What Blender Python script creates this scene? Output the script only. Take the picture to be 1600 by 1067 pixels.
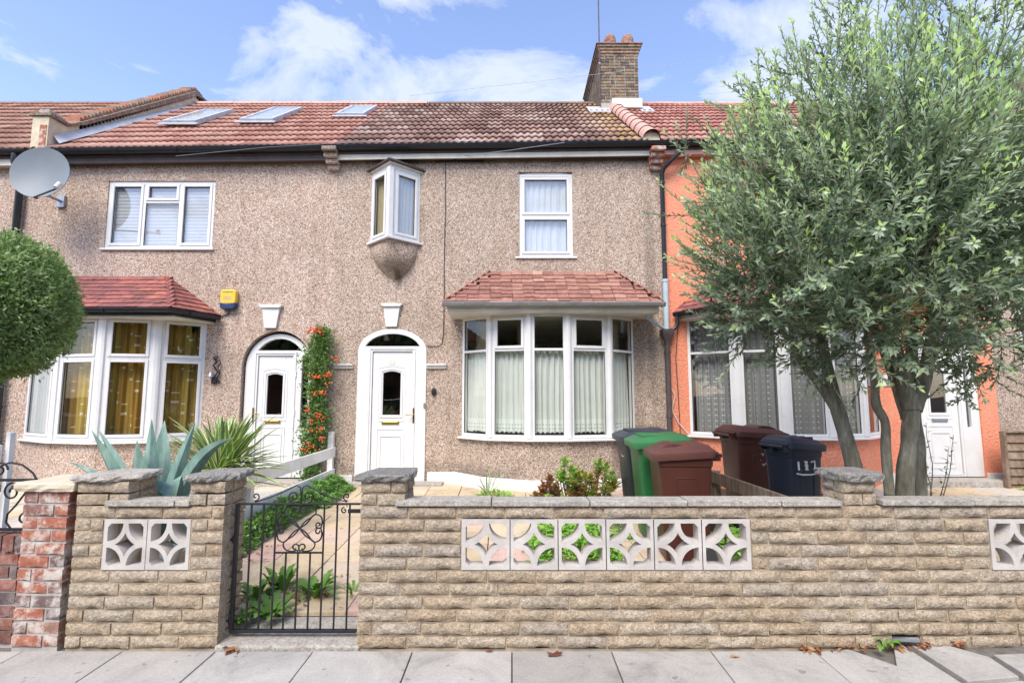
import bpy, bmesh, math, random
import numpy as np
from mathutils import Vector, Matrix, noise as mnoise
from mathutils.geometry import tessellate_polygon
random.seed(7); rs = np.random.RandomState(11)
R = math.radians; PI = math.pi
for o in list(bpy.data.objects): bpy.data.objects.remove(o)
S = bpy.context.scene; COL = S.collection
# ---------------------------------------------------------------- camera, sky, sun, exposure
CAMZ = 1.5; PITCH = R(5.85); FOC = 800.0
cp, sp = math.cos(PITCH), math.sin(PITCH)
cam = bpy.data.cameras.new('camera'); camo = bpy.data.objects.new('camera', cam); COL.objects.link(camo)
camo.location = (0, 0, CAMZ); camo.rotation_euler = (PI/2 + PITCH, 0, 0)
cam.sensor_width = 36; cam.lens = 18; cam.clip_start = .05; cam.clip_end = 3000
S.camera = camo
SUN_EL, SUN_AZ = R(50), R(200)            # azimuth from +Y towards +X : behind the camera, to the left
SKY_STR, EXPO, SUN_STR = 0.15, 0.85, 2.6
S.view_settings.view_transform = 'Standard'; S.view_settings.look = 'None'
S.view_settings.exposure = EXPO; S.view_settings.gamma = 1; S.view_settings.use_curve_mapping = False
W = bpy.data.worlds.new('World'); S.world = W; W.use_nodes = True
def make_world():
    nt = W.node_tree; N = nt.nodes; L = nt.links
    bg = N['Background']; bg.inputs[1].default_value = SKY_STR
    sky = N.new('ShaderNodeTexSky'); sky.sky_type = 'NISHITA'; sky.sun_disc = False
    sky.sun_elevation = SUN_EL; sky.sun_rotation = SUN_AZ
    sky.air_density = 1.0; sky.dust_density = .6; sky.ozone_density = 2.0
    tc = N.new('ShaderNodeTexCoord'); sx = N.new('ShaderNodeSeparateXYZ'); L.new(tc.outputs['Generated'], sx.inputs[0])
    def m(op, a, b=None, c=None):
        n = N.new('ShaderNodeMath'); n.operation = op
        for i, v in enumerate((a, b, c)):
            if v is None: continue
            if isinstance(v, (int, float)): n.inputs[i].default_value = v
            else: L.new(v, n.inputs[i])
        return n.outputs[0]
    zz = m('ADD', m('MAXIMUM', sx.outputs[2], 0.0), .12)
    cx = m('DIVIDE', sx.outputs[0], zz); cy = m('DIVIDE', sx.outputs[1], zz)
    cb = N.new('ShaderNodeCombineXYZ'); L.new(cx, cb.inputs[0]); L.new(cy, cb.inputs[1])
    n1 = N.new('ShaderNodeTexNoise'); n1.inputs['Scale'].default_value = 2.1; n1.inputs['Detail'].default_value = 9
    n1.inputs['Roughness'].default_value = .62; n1.inputs['Distortion'].default_value = .5
    L.new(cb.outputs[0], n1.inputs['Vector'])
    n2 = N.new('ShaderNodeTexNoise'); n2.inputs['Scale'].default_value = .55; n2.inputs['Detail'].default_value = 3
    L.new(cb.outputs[0], n2.inputs['Vector'])
    # the cloud banks that stand over the roofs (direction space: x/y and z/y)
    ay = m('MAXIMUM', m('ABSOLUTE', sx.outputs[1]), .05)
    qx = m('DIVIDE', sx.outputs[0], ay); qz = m('DIVIDE', sx.outputs[2], ay)
    tot = None
    def blob(px, py, rx, ry, amp):
        nonlocal tot
        u, v = px-800, 533.5-py; dy = FOC*cp - v*sp; bx = u/dy; bz = (FOC*sp+v*cp)/dy
        a = m('DIVIDE', m('SUBTRACT', qx, bx), rx/700.); b = m('DIVIDE', m('SUBTRACT', qz, bz), ry/700.)
        d = m('ADD', m('MULTIPLY', a, a), m('MULTIPLY', b, b))
        g = m('MULTIPLY', m('POWER', 2.718, m('MULTIPLY', d, -1.0)), amp)
        tot = g if tot is None else m('ADD', tot, g)
    for b in ((480, 48, 120, 42, .34), (755, 120, 170, 50, .30), (640, 150, 160, 22, .18), (1200, 130, 160, 34, .34),
              (1130, 30, 130, 30, .14), (600, 0, 80, 14, .2), (130, 92, 80, 22, .13), (215, 108, 60, 12, .12), (1480, 60, 200, 90, .30),
              (120, 0, 90, 12, .18), (250, 30, 200, 60, -.12), (1000, 60, 120, 40, -.08)): blob(*b)
    den = m('ADD', m('ADD', m('MULTIPLY', m('SUBTRACT', m('MULTIPLY', n1.outputs['Fac'], 2.3), .70), 1.0), m('MULTIPLY', n2.outputs['Fac'], .35)), tot)
    rp = N.new('ShaderNodeValToRGB'); L.new(den, rp.inputs[0])
    e = rp.color_ramp.elements; e[0].position = .69; e[0].color = (0,0,0,1); e[1].position = .98; e[1].color = (1,1,1,1)
    e2 = rp.color_ramp.elements.new(.80); e2.color = (.5,.5,.5,1)
    fac = m('MULTIPLY', rp.outputs[0], .82)
    tint = N.new('ShaderNodeMix'); tint.data_type = 'RGBA'; tint.blend_type = 'MULTIPLY'; tint.inputs[0].default_value = 1
    L.new(sky.outputs[0], tint.inputs[6]); tint.inputs[7].default_value = (1.42, 1.27, 1.32, 1)
    mx = N.new('ShaderNodeMix'); mx.data_type = 'RGBA'; L.new(fac, mx.inputs[0])
    L.new(tint.outputs[2], mx.inputs[6]); mx.inputs[7].default_value = (3.3, 3.6, 4.0, 1)
    L.new(mx.outputs[2], bg.inputs[0])
make_world()
sl = bpy.data.lights.new('sun', 'SUN'); so = bpy.data.objects.new('sun', sl); COL.objects.link(so)
sl.energy = SUN_STR; sl.angle = R(32); sl.color = (1, .93, .82)
sd = Vector((math.sin(SUN_AZ)*math.cos(SUN_EL), math.cos(SUN_AZ)*math.cos(SUN_EL), math.sin(SUN_EL)))
so.rotation_euler = sd.to_track_quat('Z', 'Y').to_euler(); so.location = (-3, -5, 12)

# ---------------------------------------------------------------- placing helpers
def ray(px, py):
    u, v = px-800., 533.5-py
    return u, FOC*cp - v*sp, FOC*sp + v*cp
def P(px, py, Y):
    x, y, z = ray(px, py); t = Y/y; return Vector((x*t, Y, CAMZ+z*t))
def G(px, py, Z=0.):
    x, y, z = ray(px, py); t = (Z-CAMZ)/z; return Vector((x*t, y*t, Z))
EAVE_Y, EAVE_Z, RIDGE_Y, RIDGE_Z = 7.84, 5.515, 11.4, 8.24
SL = (RIDGE_Z-EAVE_Z)/(RIDGE_Y-EAVE_Y)
def ROOF(px, py):
    x, y, z = ray(px, py); t = (EAVE_Z - SL*EAVE_Y - CAMZ)/(z - SL*y); return Vector((x*t, y*t, CAMZ+z*t))
def gz(x): return max(0., x-1.75)*.03          # the pavement climbs a little to the right
def ease(y): return .035 + max(0, min(1, (y-3.3)/4.7))*.115   # garden level

# ---------------------------------------------------------------- object helpers
def off(parent):
    v = Vector((0,0,0))
    while parent is not None: v += parent.location; parent = parent.parent
    return v
def tag(o, label=None, cat=None, group=None, kind=None):
    if label: o['label'] = label
    if cat: o['category'] = cat
    if group: o['group'] = group
    if kind: o['kind'] = kind
    return o
def thing(name, loc, label, cat, group=None):
    o = bpy.data.objects.new(name, None); COL.objects.link(o); o.location = loc; o.empty_display_size = .1
    return tag(o, label, cat, group)
class MB:
    def __init__(s): s.v = []; s.f = []; s.M = None; s.a = []; s.cur = 0.
    def add(s, vs, fs):
        b = len(s.v)
        for p in vs:
            p = Vector(p)
            s.v.append(s.M @ p if s.M else p)
        for f in fs: s.f.append([b+i for i in f]); s.a.append(s.cur)
    def box(s, x0, x1, y0, y1, z0, z1):
        s.add([(x0,y0,z0),(x1,y0,z0),(x1,y1,z0),(x0,y1,z0),(x0,y0,z1),(x1,y0,z1),(x1,y1,z1),(x0,y1,z1)],
              [(0,3,2,1),(4,5,6,7),(0,1,5,4),(1,2,6,5),(2,3,7,6),(3,0,4,7)])
    def prism(s, pts, axis, a, b):
        """pts 2-D polygon, extruded from a to b along axis ('x','y','z')"""
        mk = {'y': lambda p, t: (p[0], t, p[1]), 'x': lambda p, t: (t, p[0], p[1]), 'z': lambda p, t: (p[0], p[1], t)}[axis]
        n = len(pts); s.add([mk(p, a) for p in pts]+[mk(p, b) for p in pts],
              [list(range(n))[::-1], list(range(n, 2*n))] + [(i, (i+1) % n, n+(i+1) % n, n+i) for i in range(n)])
    def quad(s, *p): s.add(p, [tuple(range(len(p)))])
    def tube(s, pts, r, n=8, closed=False):
        pts = [Vector(p) for p in pts]; m = len(pts)
        rr = r if isinstance(r, (list, tuple)) else [r]*m
        vs = []; prev = None
        for i, p in enumerate(pts):
            if closed: d = pts[(i+1) % m]-pts[i-1]
            else: d = pts[min(i+1, m-1)]-pts[max(i-1, 0)]
            d.normalize()
            if prev is None:
                prev = d.orthogonal().normalized()
            q = (prev - d*prev.dot(d))
            if q.length < 1e-6: q = d.orthogonal()
            q.normalize(); prev = q; w = d.cross(q)
            for k in range(n):
                a = 2*PI*k/n; vs.append(p + (q*math.cos(a)+w*math.sin(a))*rr[i])
        fs = []
        for i in range(m if closed else m-1):
            j = (i+1) % m
            for k in range(n): fs.append((i*n+k, i*n+(k+1) % n, j*n+(k+1) % n, j*n+k))
        if not closed: fs += [tuple(range(n))[::-1], tuple(range((m-1)*n, m*n))]
        s.add(vs, fs)
    def build(s, name, mat, parent=None, smooth=False, bevel=0, kind=None, attr=False, label=None):
        o0 = off(parent)
        me = bpy.data.meshes.new(name)
        me.from_pydata([tuple(p-o0) for p in s.v], [], s.f); me.validate(); me.update()
        if attr and len(me.polygons) == len(s.a):
            at = me.attributes.new('rnd', 'FLOAT', 'FACE'); at.data.foreach_set('value', s.a)
        bm = bmesh.new(); bm.from_mesh(me); bmesh.ops.recalc_face_normals(bm, faces=bm.faces)
        bm.to_mesh(me); bm.free()
        if smooth:
            me.polygons.foreach_set('use_smooth', [True]*len(me.polygons)); 
            if smooth == 'angle': me.set_sharp_from_angle(angle=R(38))
        o = bpy.data.objects.new(name, me); COL.objects.link(o); o.parent = parent
        for mm in (mat if isinstance(mat, (list, tuple)) else [mat]): me.materials.append(mm)
        if bevel:
            b = o.modifiers.new('bevel', 'BEVEL'); b.width = bevel; b.segments = 2; b.limit_method = 'ANGLE'; b.angle_limit = R(40)
        if kind: o['kind'] = kind
        if label: o['label'] = label
        return o
def link_piece(name, me, parent, loc, rotz=0, scale=(1,1,1)):
    o = bpy.data.objects.new(name, me); COL.objects.link(o); o.parent = parent
    o.location = Vector(loc)-off(parent); o.rotation_euler = (0, 0, rotz); o.scale = scale
    return o
def npmesh(name, verts, faces, attr, mat, parent, kind=None, smooth=False):
    """verts (n,3), faces (m,k) numpy"""
    o0 = off(parent); verts = verts - np.array(o0)
    me = bpy.data.meshes.new(name); n, (m, k) = len(verts), faces.shape
    me.vertices.add(n); me.vertices.foreach_set('co', verts.astype(np.float32).ravel())
    me.loops.add(m*k); me.loops.foreach_set('vertex_index', faces.astype(np.int32).ravel())
    me.polygons.add(m); me.polygons.foreach_set('loop_start', np.arange(0, m*k, k, dtype=np.int32))
    me.polygons.foreach_set('loop_total', np.full(m, k, dtype=np.int32))
    me.update(calc_edges=True)
    if attr is not None:
        at = me.attributes.new('rnd', 'FLOAT', 'FACE'); at.data.foreach_set('value', attr.astype(np.float32))
    if smooth: me.polygons.foreach_set('use_smooth', np.ones(m, dtype=bool))
    o = bpy.data.objects.new(name, me); COL.objects.link(o); o.parent = parent; me.materials.append(mat)
    if kind: o['kind'] = kind
    return o

# ---------------------------------------------------------------- materials
def newmat(name, rough=.8, spec=.3):
    m = bpy.data.materials.new(name); m.use_nodes = True; nt = m.node_tree
    b = nt.nodes['Principled BSDF']; b.inputs['Roughness'].default_value = rough; b.inputs['Specular IOR Level'].default_value = spec
    return m, nt, b
def nd(nt, typ, **kw):
    n = nt.nodes.new(typ)
    for k, v in kw.items():
        if k in ('type_', ): continue
        if hasattr(n, k): setattr(n, k, v)
        else: n.inputs[k.replace('_', ' ')].default_value = v
    return n
def pos(nt, sc=(1,1,1)):
    g = nt.nodes.new('ShaderNodeNewGeometry'); mp = nt.nodes.new('ShaderNodeMapping'); mp.inputs['Scale'].default_value = sc
    nt.links.new(g.outputs['Position'], mp.inputs[0]); return mp.outputs[0]
def noise(nt, scale, detail=4, rough=.6, vec=None, out='Fac', dist=0.):
    n = nt.nodes.new('ShaderNodeTexNoise'); n.inputs['Scale'].default_value = scale; n.inputs['Detail'].default_value = detail
    n.inputs['Roughness'].default_value = rough; n.inputs['Distortion'].default_value = dist
    nt.links.new(vec if vec is not None else pos(nt), n.inputs['Vector']); return n.outputs[out]
def ramp(nt, fac, stops, const=False):
    r = nt.nodes.new('ShaderNodeValToRGB'); e = r.color_ramp.elements
    if const: r.color_ramp.interpolation = 'CONSTANT'
    while len(e) < len(stops): e.new(.5)
    for i, (p, c) in enumerate(stops):
        e[i].position = p
        e[i].color = (c, c, c, 1) if isinstance(c, (int, float)) else (*c, 1)
    nt.links.new(fac, r.inputs[0]); return r.outputs[0]
def mixc(nt, f, a, b, mode='MIX'):
    n = nt.nodes.new('ShaderNodeMix'); n.data_type = 'RGBA'; n.blend_type = mode
    for i, v in ((0, f), (6, a), (7, b)):
        if isinstance(v, (int, float)) and i == 0: n.inputs[0].default_value = v
        elif isinstance(v, (tuple, list)): n.inputs[i].default_value = (*v[:3], 1)
        else: nt.links.new(v, n.inputs[i])
    return n.outputs[2]
def mth(nt, op, a, b=None, c=None):
    n = nt.nodes.new('ShaderNodeMath'); n.operation = op
    for i, v in enumerate((a, b, c)):
        if v is None: continue
        if isinstance(v, (int, float)): n.inputs[i].default_value = v
        else: nt.links.new(v, n.inputs[i])
    return n.outputs[0]
def bump(nt, b, h, strength=.5, dist=.01):
    n = nt.nodes.new('ShaderNodeBump'); n.inputs['Strength'].default_value = strength; n.inputs['Distance'].default_value = dist
    nt.links.new(h, n.inputs['Height']); nt.links.new(n.outputs[0], b.inputs['Normal'])
def orand(nt): return nt.nodes.new('ShaderNodeObjectInfo').outputs['Random']
def rnd(nt):
    a = nt.nodes.new('ShaderNodeAttribute'); a.attribute_name = 'rnd'; return a.outputs['Fac']
def col(nt, b, c): nt.links.new(c, b.inputs['Base Color'])
def posxyz(nt):
    s = nt.nodes.new('ShaderNodeSeparateXYZ'); g = nt.nodes.new('ShaderNodeNewGeometry')
    nt.links.new(g.outputs['Position'], s.inputs[0]); return s.outputs
def plain(name, c, rough=.5, var=.15, scale=6, bmp=0, bscale=60, spec=.4, metallic=0):
    m, nt, b = newmat(name, rough, spec); b.inputs['Metallic'].default_value = metallic
    lo = tuple(x*(1-var) for x in c); hi = tuple(min(1, x*(1+var)) for x in c)
    col(nt, b, ramp(nt, noise(nt, scale, 6, .65), [(.3, lo), (.7, hi)]))
    if bmp: bump(nt, b, noise(nt, bscale, 4), bmp, .004)
    return m

def pebble(name, ramp_stops, stains):
    m, nt, b = newmat(name, .85, .25)
    v = nt.nodes.new('ShaderNodeTexVoronoi'); v.inputs['Scale'].default_value = 76; v.inputs['Randomness'].default_value = 1
    nt.links.new(pos(nt, (1,1,1)), v.inputs['Vector'])
    sp_ = nt.nodes.new('ShaderNodeSeparateColor'); nt.links.new(v.outputs['Color'], sp_.inputs[0])
    c = ramp(nt, sp_.outputs[0], ramp_stops)
    # dark joints between the pebbles
    c = mixc(nt, ramp(nt, v.outputs['Distance'], [(.45, 0.), (.8, .55)]), c, (.17,.13,.10))
    big = noise(nt, .9, 5, .6)
    c = mixc(nt, 1., c, ramp(nt, big, [(.3, (.84,.83,.81)), (.7, (1.06,1.04,1.02))]), 'MULTIPLY')
    c = mixc(nt, 1., c, ramp(nt, noise(nt, 3.5, 6, .7, pos(nt, (1.6, 1.6, .22))), [(.32, (.86,.84,.81)), (.5, (1,1,1))]), 'MULTIPLY')
    x, y, z = posxyz(nt)
    st = noise(nt, 2.2, 6, .65, pos(nt, (1, 1, .35)))
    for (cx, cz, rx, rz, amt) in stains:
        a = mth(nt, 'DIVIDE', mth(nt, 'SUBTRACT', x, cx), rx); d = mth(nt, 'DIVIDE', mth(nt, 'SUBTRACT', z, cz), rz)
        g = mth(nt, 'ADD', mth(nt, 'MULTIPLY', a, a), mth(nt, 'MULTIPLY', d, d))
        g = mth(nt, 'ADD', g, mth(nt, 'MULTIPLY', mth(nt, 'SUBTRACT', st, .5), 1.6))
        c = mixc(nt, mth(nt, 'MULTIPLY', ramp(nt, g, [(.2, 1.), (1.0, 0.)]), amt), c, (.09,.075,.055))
    col(nt, b, c)
    bump(nt, b, ramp(nt, v.outputs['Distance'], [(0, 1.), (.7, 0.)]), .8, .008)
    return m
PEB = [(0, (.17,.12,.09)), (.15, (.42,.28,.21)), (.4, (.56,.405,.315)), (.65, (.63,.49,.395)), (.85, (.70,.60,.51)), (1, (.84,.80,.75))]
PEB2 = [(0, (.15,.105,.08)), (.15, (.37,.265,.195)), (.45, (.50,.38,.295)), (.7, (.60,.485,.39)), (1, (.76,.69,.62))]
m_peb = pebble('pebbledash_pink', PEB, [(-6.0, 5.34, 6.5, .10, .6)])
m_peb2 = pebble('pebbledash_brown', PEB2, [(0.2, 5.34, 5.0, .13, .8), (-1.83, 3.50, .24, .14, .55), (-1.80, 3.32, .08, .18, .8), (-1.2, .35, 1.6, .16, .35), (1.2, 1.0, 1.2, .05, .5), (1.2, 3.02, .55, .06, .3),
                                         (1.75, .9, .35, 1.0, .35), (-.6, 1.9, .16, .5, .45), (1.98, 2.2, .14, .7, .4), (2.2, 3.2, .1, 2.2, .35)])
def stone(name, stops, rough=.9, bs=.9):
    m, nt, b = newmat(name, rough, .2)
    c = ramp(nt, orand(nt), stops)
    n1 = noise(nt, 14, 8, .7)
    c = mixc(nt, 1., c, ramp(nt, n1, [(.28, (.66,.63,.60)), (.5, (.98,.97,.95)), (.72, (1.16,1.16,1.16))]), 'MULTIPLY')
    n2 = noise(nt, 90, 4, .7)
    c = mixc(nt, 1., c, ramp(nt, n2, [(.3, .62), (.68, 1.22)]), 'MULTIPLY')
    c = mixc(nt, 1., c, ramp(nt, noise(nt, 42, 5, .75), [(.34, .70), (.62, 1.16)]), 'MULTIPLY')
    c = mixc(nt, mth(nt, 'MULTIPLY', ramp(nt, noise(nt, 3.3, 7, .75, dist=.5), [(.62, 0.), (.70, 1.)]), .30), c, (.62,.60,.57))
    # grey grime in its own patches
    c = mixc(nt, mth(nt, 'MULTIPLY', ramp(nt, noise(nt, 2.6, 6, .7), [(.5, 0.), (.85, 1.)]), .5), c, (.27,.235,.19))
    col(nt, b, c)
    h = mth(nt, 'ADD', mth(nt, 'MULTIPLY', noise(nt, 28, 6, .65), 1.0), mth(nt, 'MULTIPLY', n2, .35))
    bump(nt, b, h, bs, .032); return m
m_stone = stone('rockfaced_stone', [(0, (.46,.36,.25)), (.4, (.50,.405,.29)), (.75, (.53,.445,.335)), (1, (.46,.395,.315))])
m_cap = stone('weathered_coping', [(0, (.40,.38,.34)), (1, (.50,.46,.40))], .9, .45)
m_slate = stone('rough_grey_stone', [(0, (.30,.29,.27)), (1, (.40,.385,.36))], .9, 1.)
m_mortar = plain('sandy_mortar', (.40,.32,.225), .95, .25, 9, .6, 80, .1)
m_mortar_grey = plain('grey_mortar', (.42,.39,.35), .95, .2, 9, .6, 80, .1)
m_block = plain('cast_concrete', (.50,.47,.43), .9, .16, 8, .5, 90, .2)
def slab_mat(name, stops, grime=.5, bs=.25):
    m, nt, b = newmat(name, .85, .25)
    c = ramp(nt, orand(nt), stops)
    c = mixc(nt, 1., c, ramp(nt, noise(nt, 2.2, 10, .75, dist=.6), [(.3, .60), (.48, .95), (.68, 1.15)]), 'MULTIPLY')
    c = mixc(nt, 1., c, ramp(nt, noise(nt, 70, 3, .7), [(.3, .86), (.7, 1.1)]), 'MULTIPLY')
    sp2 = ramp(nt, noise(nt, 13, 2, .5), [(.68, 0.), (.71, grime)])
    c = mixc(nt, sp2, c, (.12,.105,.09)); col(nt, b, c)
    bump(nt, b, noise(nt, 35, 6, .7), bs, .006); return m
m_pave = slab_mat('concrete_paving', [(0, (.335,.315,.285)), (.5, (.385,.365,.332)), (1, (.425,.405,.37))])
m_path = slab_mat('buff_garden_slab', [(0, (.50,.39,.25)), (.35, (.56,.45,.30)), (.62, (.60,.49,.34)), (.78, (.56,.38,.32)), (1, (.54,.45,.33))])
m_pathc = slab_mat('cream_garden_slab', [(0, (.56,.44,.27)), (.5, (.60,.52,.38)), (1, (.52,.48,.42))])
m_dirt = plain('dark_soil', (.085,.065,.05), .95, .4, 12, .9, 50, .1)
m_tar = plain('old_tarmac', (.16,.145,.125), .95, .3, 18, .8, 120, .1)
m_kerb = plain('kerb_granite', (.35,.34,.32), .85, .2, 20, .4)
def brickmat(name, stops, lime=.5):
    m, nt, b = newmat(name, .9, .2)
    c = ramp(nt, orand(nt), stops)
    c = mixc(nt, 1., c, ramp(nt, noise(nt, 18, 6, .7), [(.3, .6), (.7, 1.25)]), 'MULTIPLY')
    c = mixc(nt, mth(nt, 'MULTIPLY', ramp(nt, noise(nt, 9, 7, .75), [(.47, 0.), (.60, 1.)]), lime), c, (.55,.50,.44))
    col(nt, b, c); bump(nt, b, noise(nt, 40, 6, .7), .8, .008); return m
m_redbrick = brickmat('stock_red_brick', [(0, (.36,.12,.075)), (.3, (.42,.17,.11)), (.55, (.34,.16,.12)), (.66, (.17,.13,.125)), (.85, (.40,.15,.10)), (1, (.30,.24,.19))], .95)
m_lowbrick = brickmat('dark_red_brick', [(0, (.24,.08,.06)), (.5, (.30,.12,.08)), (.75, (.16,.09,.08)), (1, (.13,.10,.10))], .2)
m_chbrick = brickmat('london_stock_brick', [(0, (.25,.19,.12)), (.3, (.20,.155,.105)), (.45, (.09,.075,.07)), (.62, (.26,.20,.13)), (.75, (.12,.095,.075)), (.9, (.26,.16,.10)), (1, (.23,.185,.13))], .15)
m_copebrick = brickmat('red_coping_brick', [(0, (.27,.125,.09)), (.4, (.32,.18,.13)), (.7, (.24,.17,.12)), (1, (.20,.16,.12))], .3)
def attrbrick(name, stops):
    m, nt, b = newmat(name, .9, .2)
    c = ramp(nt, rnd(nt), stops)
    c = mixc(nt, 1., c, ramp(nt, noise(nt, 18, 6, .7), [(.3, .65), (.7, 1.2)]), 'MULTIPLY')
    col(nt, b, c); bump(nt, b, noise(nt, 40, 5, .7), .7, .008); return m
m_cope_attr = attrbrick('coping_bricks', [(0, (.38,.16,.10)), (.35, (.42,.24,.16)), (.6, (.30,.21,.15)), (1, (.24,.19,.15))])
m_ch_attr = attrbrick('chimney_side_bricks', [(0, (.30,.235,.14)), (.4, (.22,.17,.11)), (.6, (.11,.09,.08)), (1, (.30,.22,.15))])
def tilemat(name, stops, lich=0, spots=0.):
    m, nt, b = newmat(name, .8, .3)
    c = ramp(nt, rnd(nt), stops)
    c = mixc(nt, 1., c, ramp(nt, noise(nt, 26, 5, .7), [(.3, .72), (.7, 1.2)]), 'MULTIPLY')
    c = mixc(nt, 1., c, ramp(nt, noise(nt, .8, 4, .6), [(.35, .93), (.65, 1.05)]), 'MULTIPLY')
    if spots: c = mixc(nt, mth(nt, 'MULTIPLY', ramp(nt, noise(nt, 22, 4, .8), [(.6, 0.), (.68, 1.)]), spots), c, (.45,.42,.36))
    if lich:
        x, y, z = posxyz(nt)
        d = mth(nt, 'ABSOLUTE', mth(nt, 'SUBTRACT', x, mth(nt, 'ADD', 1.88, mth(nt, 'MULTIPLY', y, .006))))
        d = mth(nt, 'ADD', d, mth(nt, 'MULTIPLY', mth(nt, 'SUBTRACT', noise(nt, 3, 6, .75), .5), 1.7))
        sp3 = ramp(nt, noise(nt, 9, 4, .8), [(.46, 0.), (.58, 1.)])
        c = mixc(nt, mth(nt, 'MULTIPLY', mth(nt, 'MULTIPLY', ramp(nt, d, [(.15, 1.), (.55, 0.)]), sp3), .75), c, (.50,.33,.08))
    col(nt, b, c); bump(nt, b, noise(nt, 60, 4, .7), .4, .005); return m
m_tileL = tilemat('terracotta_roof_tile', [(0, (.35,.165,.125)), (.4, (.43,.22,.168)), (.8, (.52,.29,.225)), (1, (.43,.25,.195))], 0, .25)
m_tileC = tilemat('weathered_roof_tile', [(0, (.18,.105,.085)), (.4, (.27,.165,.135)), (.75, (.36,.23,.19)), (1, (.44,.34,.29))], 1, .7)
m_tileR = tilemat('red_roof_tile', [(0, (.36,.15,.12)), (.5, (.44,.20,.165)), (1, (.50,.27,.22))], 0, .1)
m_tileF = tilemat('brown_roof_tile', [(0, (.26,.13,.10)), (.5, (.36,.20,.15)), (1, (.46,.28,.2))], 0, .3)
def plaintile(name, stops, moss=.3):
    m, nt, b = newmat(name, .8, .3)
    c = ramp(nt, orand(nt), stops)
    c = mixc(nt, 1., c, ramp(nt, noise(nt, 16, 6, .7), [(.3, .6), (.7, 1.25)]), 'MULTIPLY')
    c = mixc(nt, mth(nt, 'MULTIPLY', ramp(nt, noise(nt, 7, 6, .75), [(.56, 0.), (.7, 1.)]), moss), c, (.12,.11,.08))
    col(nt, b, c); bump(nt, b, noise(nt, 50, 4, .7), .5, .005); return m
m_ptC = plaintile('brown_plain_tile', [(0, (.24,.11,.085)), (.5, (.33,.16,.12)), (.9, (.38,.20,.15)), (1, (.46,.27,.2))])
m_ptL = plaintile('red_plain_tile', [(0, (.20,.08,.075)), (.45, (.27,.10,.09)), (.8, (.33,.12,.10)), (1, (.42,.15,.10))])
m_rolls = plain('pink_ridge_tile', (.58,.33,.265), .8, .12, 9, .4)
m_flash = plain('lead_flashing', (.46,.47,.50), .6, .18, 7, .3)
m_render = plain('cream_render', (.58,.50,.36), .9, .25, 5, .6, 40)
m_white = plain('white_upvc', (.69,.69,.675), .32, .06, 5)
m_whitep = plain('white_painted_render', (.68,.67,.64), .75, .14, 5, .6, 40)
m_cream = plain('cream_painted_board', (.66,.62,.53), .6, .16, 4, .2)
m_black = plain('black_plastic', (.022,.024,.028), .35, .2, 5)
m_brown = plain('dark_brown_board', (.075,.055,.05), .6, .25, 5)
m_greyg = plain('grey_cast_gutter', (.30,.31,.31), .6, .2, 6)
m_bluepipe = plain('pale_blue_pipe', (.42,.52,.56), .5, .1, 6)
m_ironpipe = plain('brown_iron_pipe', (.085,.065,.065), .6, .25, 8)
m_rubber = plain('window_gasket', (.05,.05,.05), .6, .1)
m_iron = plain('black_wrought_iron', (.012,.013,.016), .55, .3, 20, .3)
m_brass = plain('brass', (.55,.38,.12), .3, .1, 20, metallic=.9)
m_steel = plain('grey_steel', (.35,.37,.40), .35, .1, metallic=.6)
m_orange = None
def orange():
    m, nt, b = newmat('orange_roughcast', .8, .3)
    n = noise(nt, 34, 5, .6)
    c = ramp(nt, n, [(.3, (.66,.205,.11)), (.6, (.84,.32,.195))])
    c = mixc(nt, mth(nt, 'MULTIPLY', ramp(nt, noise(nt, 2.2, 5, .7), [(.48, 0.), (.75, 1.)]), .3), c, (.80,.42,.29))
    c = mixc(nt, ramp(nt, noise(nt, 30, 2, .5), [(.70, 0.), (.74, .4)]), c, (.35,.10,.05))
    col(nt, b, c); bump(nt, b, n, 1.0, .022); return m
m_orange = orange()
m_room = plain('room_plaster', (.50,.45,.38), .9, .2, 1)
def glassm(name, tint=(.95,.965,.955), refl=2.0):
    m, nt, b = newmat(name); nt.nodes.remove(b); out = nt.nodes['Material Output']
    t = nt.nodes.new('ShaderNodeBsdfTransparent'); t.inputs[0].default_value = (*tint, 1)
    g = nt.nodes.new('ShaderNodeBsdfGlossy'); g.inputs['Roughness'].default_value = .004; g.inputs[0].default_value = (1,1,1,1)
    lw = nt.nodes.new('ShaderNodeLayerWeight'); lw.inputs[0].default_value = .5
    fr = mth(nt, 'ADD', .04, mth(nt, 'MULTIPLY', mth(nt, 'POWER', lw.outputs['Facing'], 5.), .6))
    n = nt.nodes.new('ShaderNodeBump'); n.inputs['Strength'].default_value = .05; n.inputs['Distance'].default_value = .02
    nt.links.new(noise(nt, 2.5, 1), n.inputs['Height']); nt.links.new(n.outputs[0], g.inputs['Normal'])
    mx = nt.nodes.new('ShaderNodeMixShader'); nt.links.new(mth(nt, 'MINIMUM', mth(nt, 'MULTIPLY', fr, refl), 1.), mx.inputs[0])
    nt.links.new(t.outputs[0], mx.inputs[1]); nt.links.new(g.outputs[0], mx.inputs[2]); nt.links.new(mx.outputs[0], out.inputs[0]); return m
m_glass = glassm('double_glazing', refl=1.7)
m_glassu = glassm('upper_double_glazing', refl=4.0)
m_glassd = glassm('dark_door_glass', (.42,.46,.43), 4.0)
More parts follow.
